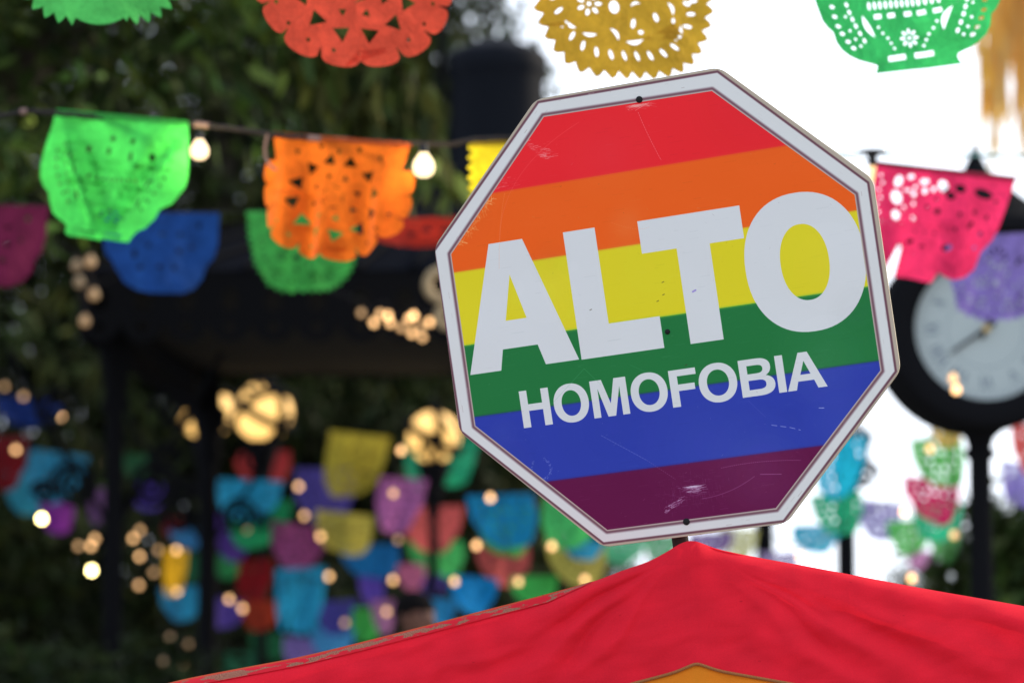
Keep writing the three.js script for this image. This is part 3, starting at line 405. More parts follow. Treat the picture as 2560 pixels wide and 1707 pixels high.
// far flags: design, colour, box, distance, options, label
const far = [
  ['zigzag', [165, 150, 52], [828, 1085, 975, 1243], 21.5, 'olive yellow paper flag below the warm ceiling bulbs, left of the amber lamp'],
  ['bowl', [66, 58, 128], [742, 1170, 894, 1308], 21.9, 'indigo paper flag tucked under the olive yellow one'],
  ['zigzag', [172, 160, 70], [792, 1282, 930, 1384], 21.4, 'pale yellow paper flag left of the orchid pink one'],
  ['bowl', [36, 136, 176], [552, 1200, 704, 1306], 20.9, 'cyan blue paper flag beneath the largest lamp globe'],
  ['bowl', [30, 125, 78], [578, 1256, 728, 1368], 21.2, 'deep green paper flag under the cyan blue one'],
  ['bowl', [70, 46, 116], [540, 1285, 632, 1402], 21.6, 'dark violet paper flag against the inner left kiosk column'],
  ['pierced', [140, 66, 112], [682, 1312, 812, 1422], 21.3, 'dusky magenta paper flag under the deep green one'],
  ['bowl', [24, 96, 152], [848, 1362, 992, 1446], 21.8, 'medium blue paper flag under the pale yellow one'],
  ['pierced', [172, 100, 160], [950, 1196, 1068, 1334], 20.8, 'orchid pink paper flag left of the amber lamp post'],
  ['bowl', [196, 84, 80], [1014, 1266, 1160, 1378], 24.5, 'salmon paper flag split by the amber lamp post'],
  ['bowl', [70, 172, 90], [1018, 1352, 1154, 1444], 24.8, 'light green paper flag under the salmon one behind the lamp post'],
  ['pierced', [32, 138, 190], [1165, 1236, 1332, 1368], 16.2, 'bright blue paper flag below the lower left edge of the sign'],
  ['bowl', [78, 180, 92], [1190, 1262, 1345, 1388], 16.6, 'green paper flag peeking out behind the bright blue one'],
  ['bowl', [200, 90, 88], [1190, 1360, 1325, 1464], 16.9, 'coral paper flag under the bright blue and green pair'],
  ['bowl', [76, 184, 100], [1360, 1250, 1515, 1374], 15.8, 'large light green paper flag under the bottom left of the sign'],
  ['bowl', [190, 174, 84], [1362, 1352, 1515, 1466], 16.4, 'straw yellow paper flag resting above the cloth ridge'],
  ['bowl', [40, 156, 206], [1412, 1352, 1512, 1400], 16.1, 'sky blue paper flag above the straw yellow one'],
  ['bowl', [24, 130, 194], [1130, 1442, 1248, 1534], 16.4, 'vivid blue paper flag just above the left cloth edge'],
  ['bowl', [72, 186, 88], [1278, 1440, 1396, 1510], 16.5, 'apple green paper flag just above the left cloth edge'],
  ['lobed', [38, 142, 182], [690, 1420, 812, 1590], 20.9, 'tall ragged cyan paper flag low between the two kiosk columns'],
  ['lobed', [112, 18, 24], [598, 1400, 684, 1512], 21.6, 'dark red ragged paper flag left of the tall cyan one'],
  ['bowl', [140, 48, 30], [612, 1502, 706, 1576], 21.3, 'rust red paper flag below the dark red one'],
  ['bowl', [80, 62, 138], [540, 1498, 622, 1572], 21.7, 'purple paper flag low beside the inner left kiosk column'],
  ['bowl', [72, 66, 142], [796, 1502, 894, 1584], 21.5, 'blue violet paper flag right of the tall cyan one'],
  ['bowl', [88, 66, 158], [896, 1436, 956, 1526], 21.8, 'narrow violet paper flag above the man with black hair'],
  ['bowl', [62, 158, 70], [882, 1520, 964, 1606], 21.2, 'small bright green paper flag left of the man with black hair'],
  ['bowl', [150, 98, 140], [926, 1500, 984, 1584], 20.9, 'small orchid paper flag touching the black hair'],
  ['bowl', [60, 128, 176], [778, 1568, 884, 1648], 21.6, 'pale blue paper flag at the left edge of the red cloth'],
  ['bowl', [36, 120, 158], [398, 1468, 492, 1552], 22.4, 'cyan paper flag under the amber strip between the left columns'],
  ['pierced', [34, 104, 132], [84, 1132, 216, 1262], 22.6, 'teal paper flag behind the iron scrolls at the far left'],
  ['bowl', [34, 104, 124], [14, 1178, 142, 1286], 23, 'greenish teal paper flag at the left edge below the dark red one'],
  ['bowl', [124, 44, 132], [100, 1252, 180, 1334], 22.8, 'purple magenta paper flag beside the whitest bulb at the left'],
  ['bowl', [84, 12, 18], [-40, 1092, 66, 1226], 22.4, 'dark red paper flag cut by the left edge'],
  ['bowl', [16, 34, 84], [0, 996, 150, 1064], 23, 'navy paper flag at the left under the kiosk eave'],
  ['lobed', [36, 142, 100], [1016, 1100, 1200, 1226], 23.6, 'emerald paper flag behind the amber lamp globe'],
  ['bowl', [96, 196, 144], [1512, 1340, 1622, 1412], 17.5, 'mint paper flag left of the cloth peak'],
  ['bowl', [138, 112, 170], [1716, 1330, 1836, 1388], 17.6, 'mauve paper flag right of the cloth peak'],
  ['pierced', [206, 196, 120], [1800, 1320, 1900, 1402], 18, 'cream yellow paper flag right of the mauve one'],
  ['bowl', [66, 48, 128], [338, 1210, 424, 1274], 23.2, 'faint indigo paper flag between the two left kiosk columns'],
  ['bowl', [88, 60, 98], [222, 1220, 268, 1310], 22.9, 'narrow plum paper flag left of the outer kiosk column'],
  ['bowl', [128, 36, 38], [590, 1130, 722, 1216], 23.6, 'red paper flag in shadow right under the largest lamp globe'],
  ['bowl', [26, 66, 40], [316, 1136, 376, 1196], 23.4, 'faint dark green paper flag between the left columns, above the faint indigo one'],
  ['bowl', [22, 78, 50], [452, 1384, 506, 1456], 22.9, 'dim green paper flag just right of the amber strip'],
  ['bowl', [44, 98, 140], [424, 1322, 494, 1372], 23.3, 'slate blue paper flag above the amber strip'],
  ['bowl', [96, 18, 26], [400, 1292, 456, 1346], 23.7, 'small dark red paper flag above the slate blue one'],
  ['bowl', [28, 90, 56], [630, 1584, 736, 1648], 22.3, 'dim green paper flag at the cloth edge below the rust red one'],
  ['bowl', [118, 98, 160], [712, 1594, 800, 1668], 22, 'pale lavender paper flag at the cloth edge beside the pale blue one'],
  ['bowl', [28, 82, 58], [566, 1632, 642, 1712], 22.6, 'lowest dim green paper flag beside the inner left column'],
  ['bowl', [36, 108, 60], [540, 1386, 604, 1446], 23.1, 'green paper flag in shadow under the dark violet one'],
  ['bowl', [44, 132, 186], [1072, 1496, 1142, 1566], 17.2, 'small blue paper flag between the black hair and the vivid blue flag'],
  ['bowl', [176, 92, 122], [992, 1410, 1062, 1476], 24, 'small rose paper flag left of the lamp post above the black hair'],
  ['bowl', [84, 66, 150], [1046, 1438, 1110, 1500], 24.2, 'small violet paper flag right of the lamp post above the cloth'],
  ['pierced', [168, 150, 192], [1896, 1380, 1996, 1456], 17, 'pale lilac pierced paper flag low right of the cloth peak'],
  ['bowl', [112, 186, 104], [2326, 1322, 2404, 1406], 15.6, 'pale green paper flag beside the clock post above the shrub'],
  ['bowl', [108, 190, 134], [1610, 1336, 1700, 1400], 17.9, 'pale mint paper flag touching the cloth peak on its left'],
  // right side against the sky
  ['pierced', [34, 172, 204], [2030, 1092, 2172, 1246], 14.2, 'turquoise paper flag right of the lower right edge of the sign'],
  ['pierced', [44, 168, 118], [2018, 1234, 2158, 1338], 14.6, 'jade green paper flag under the turquoise one'],
  ['bowl', [66, 172, 216], [1980, 1312, 2112, 1382], 15, 'light blue paper flag under the jade green one'],
  ['pierced', [136, 124, 178], [2140, 1254, 2262, 1350], 15.6, 'lavender paper flag with many holes left of the clock post'],
  ['pierced', [92, 176, 86], [2268, 1094, 2412, 1216], 13.6, 'leaf green pierced paper flag left of the clock post'],
  ['pierced', [206, 44, 92], [2256, 1198, 2406, 1306], 14, 'crimson pink pierced paper flag left of the clock post'],
  ['bowl', [50, 176, 128], [2282, 1252, 2412, 1352], 14.4, 'sea green paper flag under the crimson pink one'],
  ['bowl', [96, 188, 92], [2212, 1300, 2322, 1386], 14.9, 'lime green paper flag low left of the clock post'],
  ['bowl', [214, 164, 84], [2326, 1042, 2420, 1118], 13.3, 'amber paper flag just under the clock case'],
  ['bowl', [200, 86, 80], [2522, 1056, 2664, 1198], 13.3, 'brick red paper flag cut by the right edge'],
  ['lobed', [134, 118, 182], [2500, 1160, 2630, 1274], 14.5, 'lilac ragged paper flag at the right edge above the shrub'],
  ['bowl', [196, 130, 172], [2270, 1374, 2330, 1424], 19, 'small pink paper flag low left of the clock post'],
];
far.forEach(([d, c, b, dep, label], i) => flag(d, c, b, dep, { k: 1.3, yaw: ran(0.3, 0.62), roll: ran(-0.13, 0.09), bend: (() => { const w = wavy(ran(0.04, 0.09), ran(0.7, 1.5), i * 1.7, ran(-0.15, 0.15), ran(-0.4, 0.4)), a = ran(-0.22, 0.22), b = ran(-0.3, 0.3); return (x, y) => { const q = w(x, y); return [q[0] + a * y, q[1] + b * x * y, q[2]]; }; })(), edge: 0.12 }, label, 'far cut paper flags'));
{ // amber cloth strip
  const m = flag('lobed', [216, 152, 26], [408, 1376, 470, 1490], 22.2, { k: 1.3, yaw: -0.2, bend: wavy(0.06, 1, 1) }, 'amber yellow paper strip hanging between the two left kiosk columns', 'far cut paper flags');
  m.scale.x *= 0.95;
}

// ---------------------------------------------------------------- strings and bulbs
const cable = std(new THREE.Color().setRGB(0.03, 0.026, 0.024), 0.7), tape = std(new THREE.Color().setRGB(0.22, 0.14, 0.12), 0.6), socketMat = grey(0.03, 0.5);
const bulbGeo = lathe([[0, -1], [0.28, -0.96], [0.47, -0.82], [0.54, -0.62], [0.5, -0.4], [0.36, -0.2], [0.24, -0.06], [0.22, 0]], 18);
const bulbMats = {};
const glow = (r, g, b) => bulbMats[[r, g, b]] ??= std(new THREE.Color().setRGB(0.3, 0.24, 0.16), 0.4, { emissive: new THREE.Color().setRGB(r, g, b) });
function bulb(parent, p, size, mat) {
  const s = mesh('bulb_socket', new THREE.CylinderGeometry(size * 0.2, size * 0.24, size * 0.42, 10), socketMat, parent); s.position.set(p.x, p.y + size * 0.2, p.z);
  const b = mesh('light_bulb', bulbGeo, mat, s); b.scale.set(size, size * 1.2, size); b.position.y = -size * 0.2;
}
{ // the sunlit string of the second row
  const o = thing('string_light', 'black cable string light with two big lit bulbs across the left half', 'string light');
  const px = [[-200, 306], [0, 292], [60, 280], [130, 284], [300, 300], [480, 312], [600, 326], [690, 340], [860, 352], [1040, 360], [1130, 362], [1180, 352], [1400, 346], [1700, 352], [2000, 372]];
  const pts = px.map(([x, y]) => at(x, y - 2, 7.12));
  mesh('cable', [0, 1, 2].map(k => { const cv = new THREE.CatmullRomCurve3(pts), q = []; for (let i = 0; i <= 160; i++) { const p = cv.getPoint(i / 160), a = i * 0.55 + k * 2.094; q.push(p.add(new THREE.Vector3(0, 0.0045 * Math.cos(a), 0.0045 * Math.sin(a)))); } return tube(q, 0.0032, 320, 5); }), cable, o);
  const cv = new THREE.CatmullRomCurve3(pts);
  for (const [a, b] of [[0.13, 0.15], [0.305, 0.335], [0.36, 0.38], [0.535, 0.548], [0.56, 0.575]]) mesh('cable_tape', tube([0, 0.5, 1].map(t => cv.getPoint(a + (b - a) * t)), 0.0085, 6, 7), tape, o);
  const loop = [[668, 336], [662, 380], [672, 410], [690, 425]].map(([x, y]) => at(x, y, 7.1)); mesh('cable_loop', tube(loop, 0.004, 16, 5), tape, o);
  bulb(o, at(498, 348, 7.0), 0.044, glow(1.9, 1.35, 0.75));
  bulb(o, at(1059, 382, 7.0), 0.052, glow(2.1, 1.6, 0.85));
  for (const [x, y] of [[498, 372], [1059, 410]]) { const l = new THREE.PointLight(new THREE.Color(1, 0.78, 0.45), 0.12, 0, 2); l.position.copy(at(x, y, 7.0)); l.castShadow = true; scene.add(l); }
}
{ // fixture and line at right
  const o = thing('string_light', 'thin pale line with one amber bulb in a black holder right of the sign', 'string light');
  mesh('cable', tube([[1900, 372], [2085, 381], [2300, 386], [2700, 390]].map(([x, y]) => at(x, y, 9.3)), 0.006, 30, 5), std(new THREE.Color().setRGB(0.16, 0.3, 0.26), 0.6), o);
  const p = at(2182, 398, 8.3), u = unit(8.3);
  mesh('lamp_holder', lathe([[0, -18 * u], [11 * u, -18 * u], [12 * u, 6 * u], [20 * u, 14 * u], [36 * u, 17 * u], [36 * u, 21 * u], [0, 22 * u]], 16), socketMat, o).position.copy(p);
  const b = mesh('light_bulb', new THREE.CapsuleGeometry(13 * u, 22 * u, 6, 14), glow(1.6, 0.98, 0.42), o); b.position.copy(at(2184, 436, 8.3));
}
function farString(label, depth, bulbs, size = 0.036) {
  const o = thing('string_light', label, 'string light', null, null);
  const s = bulbs.slice().sort((a, b) => a[0] - b[0]);
  const pts = [[s[0][0] - 90, s[0][1] - 60], ...s.map(([x, y]) => [x, y - 26]), [s.at(-1)[0] + 90, s.at(-1)[1] - 60]].map(([x, y]) => at(x, y, depth));
  mesh('cable', tube(pts, 0.003, pts.length * 8, 4), cable, o);
  for (const [x, y, k = 1, dd = depth] of bulbs) bulb(o, at(x, y, dd).add(new THREE.Vector3(0, size * 0.55, 0)), size * (k > 2 ? 1.15 : 1), k > 2 ? glow(22, 18, 7) : glow(3.4 * k, 1.85 * k, 0.74 * k));
}
farString('string light with four dim bulbs at the far left under the kiosk eave', 22.5, [[10, 965, 0.25], [57, 990, 0.35], [157, 1045, 1.35], [268, 1155, 0.45]]);
farString('string light with the two whitest bulbs left of the outer kiosk column', 21.6, [[38, 1123, 1.1], [120, 1207, 0.7], [103, 1295, 4], [195, 1364, 0.4], [226, 1364, 1], [236, 1346, 0.8], [228, 1424, 4]]);
farString('string light with orange bulbs between the two left kiosk columns', 22, [[332, 1345, 0.9], [349, 1325, 0.5], [348, 1390, 0.9], [440, 1374, 1], [346, 1462, 0.7], [442, 1478, 0.7], [395, 1374, 0.3], [383, 1430, 0.3], [424, 1592, 0.08], [470, 1608, 0.1], [456, 1656, 0.07], [408, 1652, 0.06], [300, 1352, 0.2]]);
farString('string light with bulbs low behind the left edge of the red cloth', 20.6, [[572, 1497, 0.85], [605, 1520, 0.85], [822, 1440, 0.95], [982, 1449, 0.95], [966, 1528, 0.6], [862, 1556, 0.3]]);
farString('string light with bulbs among the indigo and yellow paper flags', 20.5, [[746, 1215, 0.9], [760, 1288, 0.7], [801, 1340, 0.9], [995, 1348, 0.25], [616, 1322, 0.12]]);
farString('string light with bulbs below the lower left edge of the sign', 15.6, [[1003, 1125, 1], [983, 1232, 0.5], [1226, 1243, 1.05], [1191, 1362, 1], [1380, 1364, 0.95], [1136, 1452, 0.8], [1296, 1453, 0.75], [1462, 1448, 0.8]], 0.032);
farString('string light with amber bulbs left of the clock post', 13.1, [[2326, 1120, 0.7], [2262, 1277, 1.4], [2386, 1336, 0.5], [2003, 1389, 1], [2280, 1444, 1.1], [2392, 972, 0.9, 10.4], [2384, 944, 0.5, 10.4]], 0.03);
farString('cluster of warm bulbs along the kiosk eave left of the sign', 14.9, [[903, 781, 0.25], [934, 806, 0.9], [950, 784, 0.6], [970, 788, 1.1], [975, 806, 0.8], [1003, 818, 0.4], [1034, 788, 1.4], [1022, 796, 0.8], [1074, 804, 1], [1030, 832, 0.8], [1056, 842, 0.55], [1052, 818, 0.35]], 0.03);
farString('string of five pale unlit bulbs at the left corner of the kiosk roof', 15, [[225, 652, 0.1], [190, 662, 0.03], [197, 704, 0.03], [233, 734, 0.09], [211, 800, 0.09]], 0.05);
for (const [label, dep, px] of [
  ['thin cord carrying the four paper flags at the top', 5.82, [[-200, -322], [230, -312], [880, -226], [1558, -208], [2260, -226], [2800, -250]]],
  ['thin cord carrying the shaded paper flags of the third row', 9.52, [[-300, 505], [0, 508], [400, 529], [750, 527], [1080, 541], [1300, 560]]],
  ['thin cord carrying the lilac paper flag across the clock', 9.22, [[2200, 600], [2510, 583], [2800, 570]]],
  ['thin cord carrying the hot pink paper flag', 7.62, [[1950, 372], [2190, 404], [2540, 443], [2800, 480]]],
  ['thin cord carrying the paper flags right of the sign above the horizon', 14, [[1900, 1080], [2100, 1090], [2340, 1092], [2560, 1056], [2750, 1030]]],
  ['thin cord carrying paper flags low through the kiosk', 21.4, [[-100, 1090], [100, 1130], [560, 1198], [800, 1170], [1000, 1196], [1240, 1260]]],
  ['thin cord carrying paper flags below the sign', 16.3, [[1050, 1225], [1240, 1236], [1440, 1250], [1600, 1290]]],
]) tag(mesh('cord', tube(px.map(([x, y]) => at(x, y, dep)), 0.002, 40, 4), cable), label, 'cord');

// ---------------------------------------------------------------- man behind, mostly hidden by the cloth
{
  const o = thing('person', 'person with short black hair in a dark shirt standing behind the red cloth', 'person');
  const hp = at(1032, 1532, 13.3); o.position.set(hp.x, 0, hp.z); o.rotation.y = 0.9;
  const seg = (p, a, b, ra, rb) => { const ab = b.clone().sub(a), t = Math.min(1, Math.max(0, p.clone().sub(a).dot(ab) / ab.lengthSq())); return p.distanceTo(a.clone().addScaledVector(ab, t)) - (ra + (rb - ra) * t); };
  const V = (x, y, z) => new THREE.Vector3(x, y, z), top = hp.y + 0.09;
  function march(res, size, centre, field) {
    const mc = new MarchingCubes(res, leafMat, false, false, 60000), p = new THREE.Vector3(), hs = res / 2;
    mc.isolation = 0;
    for (let z = 0; z < res; z++) for (let y = 0; y < res; y++) for (let x = 0; x < res; x++) mc.field[(z * res + y) * res + x] = -field(p.set((x - hs) / hs * size + centre.x, (y - hs) / hs * size + centre.y, (z - hs) / hs * size + centre.z));
    mc.update();
    const g = new THREE.BufferGeometry(), n = mc.count;
    g.setAttribute('position', new THREE.Float32BufferAttribute(mc.positionArray.slice(0, n * 3), 3));
    g.setAttribute('normal', new THREE.Float32BufferAttribute(mc.normalArray.slice(0, n * 3), 3));
    return g.scale(size, size, size).translate(centre.x, centre.y, centre.z);
  }
  const smin = (a, b, k) => { const h = Math.max(k - Math.abs(a - b), 0) / k; return Math.min(a, b) - h * h * k / 4; };
  const y = f => top * f, bones = [
    [V(0, y(0.52), 0), V(0, y(0.66), 0.01), 0.15, 0.135], [V(0, y(0.66), 0.01), V(0, y(0.79), 0), 0.14, 0.12], [V(-0.13, y(0.81), 0), V(0.13, y(0.81), 0), 0.075, 0.075], [V(0, y(0.82), 0), V(0, y(0.89), 0.01), 0.062, 0.055],
    ...[-1, 1].flatMap(f => [[V(f * 0.18, y(0.81), 0), V(f * 0.23, y(0.63), 0.0), 0.055, 0.042], [V(f * 0.23, y(0.63), 0), V(f * 0.24, y(0.49), 0.06), 0.042, 0.03], [V(f * 0.24, y(0.49), 0.06), V(f * 0.24, y(0.435), 0.08), 0.034, 0.02], [V(f * 0.09, y(0.52), 0), V(f * 0.1, y(0.28), 0.02), 0.09, 0.06], [V(f * 0.1, y(0.28), 0.02), V(f * 0.11, y(0.05), -0.01), 0.056, 0.04], [V(f * 0.11, 0.04, -0.02), V(f * 0.12, 0.035, 0.16), 0.042, 0.035]])];
  const bodyG = march(84, 0.92, V(0, 0.86, 0), p => bones.reduce((d, b) => smin(d, seg(p, ...b), 0.05), 9));
  const hc = V(0, top - 0.115, 0.015);
  const head = p => { const q = p.clone().sub(hc); const skull = (Math.hypot(q.x / 0.076, (q.y - 0.02) / 0.095, q.z / 0.098) - 1) * 0.08, jaw = (Math.hypot(q.x / 0.058, (q.y + 0.05) / 0.068, (q.z - 0.025) / 0.07) - 1) * 0.06; return Math.min(smin(smin(skull, jaw, 0.04), seg(q, V(0, 0.0, 0.095), V(0, -0.03, 0.115), 0.008, 0.014), 0.015), seg(q, V(0.078, 0.01, -0.005), V(0.08, -0.025, 0), 0.016, 0.012), seg(q, V(-0.078, 0.01, -0.005), V(-0.08, -0.025, 0), 0.016, 0.012)); };
  const headG = march(64, 0.16, hc, head);
  const skin = std(new THREE.Color().setRGB(0.13, 0.06, 0.04), 0.6), shirt = grey(0.025, 0.9), b = mesh('body', [bodyG, headG], skin, o);
  b.name = 'body';
  mesh('shirt', march(64, 0.62, V(0, y(0.66), 0), p => Math.max(bones.slice(0, 5).concat([bones[10]]).reduce((d, q) => smin(d, seg(p, ...q), 0.05), 9) - 0.012, p.y - y(0.865), y(0.48) - p.y)), shirt, o);
  mesh('trousers', march(64, 0.62, V(0, 0.5, 0), p => Math.max(bones.reduce((d, q, i) => [0, 7, 8, 13, 14].includes(i) ? smin(d, seg(p, ...q), 0.05) : d, 9) - 0.012, p.y - y(0.53), 0.07 - p.y)), grey(0.03, 0.9, 1, 1.3), o);
  mesh('hair', march(56, 0.17, hc, p => { const q = p.clone().sub(hc), n = 0.006 * noise.noise(p.x * 60, p.y * 60, p.z * 60); return Math.max((Math.hypot(q.x / 0.088, (q.y - 0.03) / 0.1, (q.z + 0.008) / 0.108) - 1) * 0.09 + n, -(q.y - 0.035 + Math.max(0, -q.z + 0.04) * 1.1)); }), std(new THREE.Color().setRGB(0.006, 0.005, 0.005), 0.8, { specularIntensity: 0.05 }), o);
  for (const f of [-1, 1]) { mesh('eye', new THREE.SphereGeometry(0.011, 10, 8), grey(0.04, 0.2), o).position.set(f * 0.032, hc.y + 0.01, hc.z + 0.086); }
}

// ---------------------------------------------------------------- the sign
const KS = [0.79, 0.86, 1.02];                                      // what the open shade gives on the sign: print colours are the photograph's divided by it
const ink = (r, g, b) => `rgb(${[r, g, b].map((c, i) => srgb(lin(c) / KS[i])).join(',')})`;
{
  const o = thing('octagonal_sign', 'octagonal sign with rainbow stripes reading ALTO HOMOFOBIA and a white rim', 'sign', new THREE.Vector3(0.24167, 2.08822, -4.47375));
  o.rotation.set(0.14635, -0.2755, 0.15298);
  const R = 0.399, oct = [112.5, 67.5, 22.5, -22.5, -67.5, -112.5, -157.5, 157.5].map(a => [R * Math.cos(a * Math.PI / 180), R * Math.sin(a * Math.PI / 180)]);
  const O = [[-0.157, 0.368], [0.152, 0.369], [0.37, 0.154], [0.369, -0.151], [0.152, -0.369], [-0.154, -0.371], [-0.369, -0.152], [-0.365, 0.156]];
  const rounded = (pts, r) => { const s = new THREE.Shape(); pts.forEach((p, i) => { const a = pts[(i + 7) % 8], b = pts[(i + 1) % 8], m = (q, t) => { const L = Math.hypot(q[0] - p[0], q[1] - p[1]); return [p[0] + (q[0] - p[0]) * t / L, p[1] + (q[1] - p[1]) * t / L]; }, u = m(a, r), v = m(b, r); i ? s.lineTo(...u) : s.moveTo(...u); s.quadraticCurveTo(p[0], p[1], ...v); }); return s; };
  mesh('panel', new THREE.ExtrudeGeometry(rounded(O, 0.014), { depth: 0.005, bevelEnabled: true, bevelSize: 0.0006, bevelThickness: 0.0006, bevelSegments: 2, curveSegments: 6 }).translate(0, 0, -0.006), std(new THREE.Color().setRGB(0.42, 0.36, 0.27), 0.7), o);
  const SZ = 2048, K = SZ / 0.8;
  const print = canvasTexture(SZ, (g, s) => {
    const T = (x, y) => [(x / 1000 + 0.4) * K, (0.4 - y / 1000) * K];
    const path = (...polys) => { g.beginPath(); for (const p of polys) { p.forEach((q, i) => i ? g.lineTo(...T(...q)) : g.moveTo(...T(...q))); g.closePath(); } };
    const inset = (d, dx = 0, dy = 0) => { const k = (0.3688 - d / 1000) / 0.3688; return oct.map(([x, y]) => [x * 1000 * k + dx, y * 1000 * k + dy]); };
    g.fillStyle = ink(168, 160, 150); g.fillRect(0, 0, s, s);
    // rim: pale margin, thin plum line, white band, plum line, colour field
    const band = (d0, dx, dy, c) => { g.fillStyle = c; path(inset(d0, dx, dy)); g.fill(); };
    g.save(); g.filter = 'blur(1.5px)';
    band(2.5, -2, -1, ink(100, 68, 82)); band(6.2, -2, -1, ink(200, 205, 214));
    g.filter = 'none'; g.restore();
    const I = [[-147, 338], [135, 334], [338, 134], [338, -147], [139, -343], [-143, -344], [-340, -146], [-338, 140]];
    const grown = (k) => I.map(([x, y]) => [x * (1 + k / 360), y * (1 + k / 360)]);
    g.filter = 'blur(3px)'; g.fillStyle = ink(104, 72, 88); path(grown(6.5)); g.fill(); g.filter = 'blur(2px)';
    g.fillStyle = ink(176, 166, 166); path(grown(2.2)); g.fill(); g.filter = 'none';
    g.save(); path(I); g.clip();
    const ys = [380, 229, 109.5, -12.5, -131.5, -253, -380], cols = [[220, 36, 46], [222, 90, 26], [206, 197, 36], [30, 110, 60], [42, 58, 164], [90, 16, 68]];
    for (let i = 0; i < 6; i++) { g.fillStyle = ink(...cols[i]); const [x0, y0] = T(-400, ys[i]), [x1, y1] = T(400, ys[i + 1]); g.fillRect(x0, y0, x1 - x0, y1 - y0 + 1); }
    // soft colour bleed where two inks meet
    const edges = [[229, [214, 60, 44]], [109.5, [205, 130, 40]], [-12.5, [120, 190, 60]], [-131.5, [30, 60, 90]], [-253, [60, 36, 110]]];
    for (const [y, c] of edges) { g.globalAlpha = 0.55; g.filter = 'blur(3px)'; g.fillStyle = ink(...c); const [x0, y0] = T(-400, y); g.fillRect(x0, y0 - 4, 0.8 * K, 8); } g.filter = 'none'; g.globalAlpha = 1;
    // lettering
    const letters = gg => {
      const ell2 = (cx, cy, rx, ry, pw) => { const q = []; for (let i = 0; i < 72; i++) { const a = i / 72 * 6.2832, c = Math.cos(a), sn = Math.sin(a); q.push([cx + rx * Math.sign(c) * Math.pow(Math.abs(c), 2 / pw), cy + ry * Math.sign(sn) * Math.pow(Math.abs(sn), 2 / pw)]); } return q; };
      const put = (...p) => { path(...p); gg.fill('evenodd'); };
      put([[-272, 147], [-214, 147], [-148, -62], [-205, -62], [-214, -28], [-274, -28], [-282, -62], [-336, -62]], [[-244, 92], [-226, 18], [-262, 18]]);
      put([[-144, 147], [-90, 147], [-90, -11], [-4, -11], [-4, -63], [-144, -63]]);
      put([[-18, 146], [152, 146], [152, 93], [95, 93], [95, -63], [40, -63], [40, 93], [-18, 93]]);
      put(ell2(243.6, 40.7, 97, 111.5, 2.22), ell2(243.6, 40.7, 39.3, 61, 2.15));
      put([[-258, -100], [-245, -100], [-245, -123], [-221, -123], [-221, -100], [-208, -100], [-208, -161], [-221, -161], [-221, -134], [-245, -134], [-245, -161], [-258, -161]]);
      for (const [x, r] of [[-172, 29.8], [-39.8, 30.8], [75.2, 31.6]]) put(ell2(x, -130.6, r, 32, 2.15), ell2(x, -130.6, r - 13.6, 21, 2.1));
      put([[-137, -100], [-117, -100], [-106, -140], [-96, -100], [-76, -100], [-76, -161], [-88, -161], [-88, -114], [-100, -161], [-113, -161], [-125, -114], [-125, -161], [-137, -161]]);
      put([[-4, -101], [41, -101], [41, -111.5], [9.5, -111.5], [9.5, -125], [37, -125], [37, -135.5], [9.5, -135.5], [9.5, -161], [-4, -161]]);
      put([[172, -101], [185, -101], [185, -160.5], [172, -160.5]]);
      put([[210.5, -101], [225.5, -101], [251, -160.5], [236, -160.5], [231, -147], [205, -147], [201, -160.5], [186.5, -160.5]], [[218, -115], [226.5, -136.5], [210, -136.5]]);
      gg.beginPath();                                               // B with its two counters
      const mv = (x, y) => gg.moveTo(...T(x, y)), ln = (x, y) => gg.lineTo(...T(x, y)), bz = (a, b, c, d, e, f) => gg.bezierCurveTo(...T(a, b), ...T(c, d), ...T(e, f));
      mv(112, -100.5); ln(142, -100.5); bz(156, -100.5, 163.5, -106, 163.5, -115); bz(163.5, -122, 160, -126.5, 154.5, -129); bz(163, -131, 168, -136, 168, -143.5); bz(168, -155, 158, -160.5, 144, -160.5); ln(112, -160.5); gg.closePath();
      mv(125, -111); ln(140, -111); bz(147, -111, 150.5, -113, 150.5, -117.5); bz(150.5, -122, 147, -124.3, 140, -124.3); ln(125, -124.3); gg.closePath();
      mv(125, -135); ln(142, -135); bz(149.5, -135, 153.5, -137.5, 153.5, -142.5); bz(153.5, -147.5, 149.5, -150, 142, -150); ln(125, -150); gg.closePath();
      gg.fill('evenodd');
    };
    g.fillStyle = ink(199, 205, 216); letters(g);
    // wear: scratches, rubbed corners, specks and nail dents
    const line = (pts, w, a, c = [205, 190, 205], dash) => { g.globalAlpha = a; g.strokeStyle = ink(...c); g.lineWidth = w; g.setLineDash(dash || []); g.lineCap = 'round'; g.beginPath(); pts.forEach((p, i) => i ? g.lineTo(...T(...p)) : g.moveTo(...T(...p))); g.stroke(); g.setLineDash([]); g.globalAlpha = 1; };
    const curve = (a, b, c, w, al, col, dash) => { const p = []; for (let i = 0; i <= 20; i++) { const t = i / 20; p.push([(1 - t) ** 2 * a[0] + 2 * t * (1 - t) * b[0] + t * t * c[0], (1 - t) ** 2 * a[1] + 2 * t * (1 - t) * b[1] + t * t * c[1]]); } line(p, w, al, col, dash); };
    curve([-252, 150], [-235, 262], [-90, 320], 2, 0.3, [240, 120, 120]);
    curve([-260, 105], [-250, 175], [-232, 225], 2, 0.45, [235, 150, 110], [5, 5]);
    curve([10, 320], [20, 280], [36, 238], 2.5, 0.4, [250, 170, 180], [6, 5]);
    curve([-60, 150], [-20, 128], [0, 134], 2, 0.35, [240, 150, 120], [4, 6]);
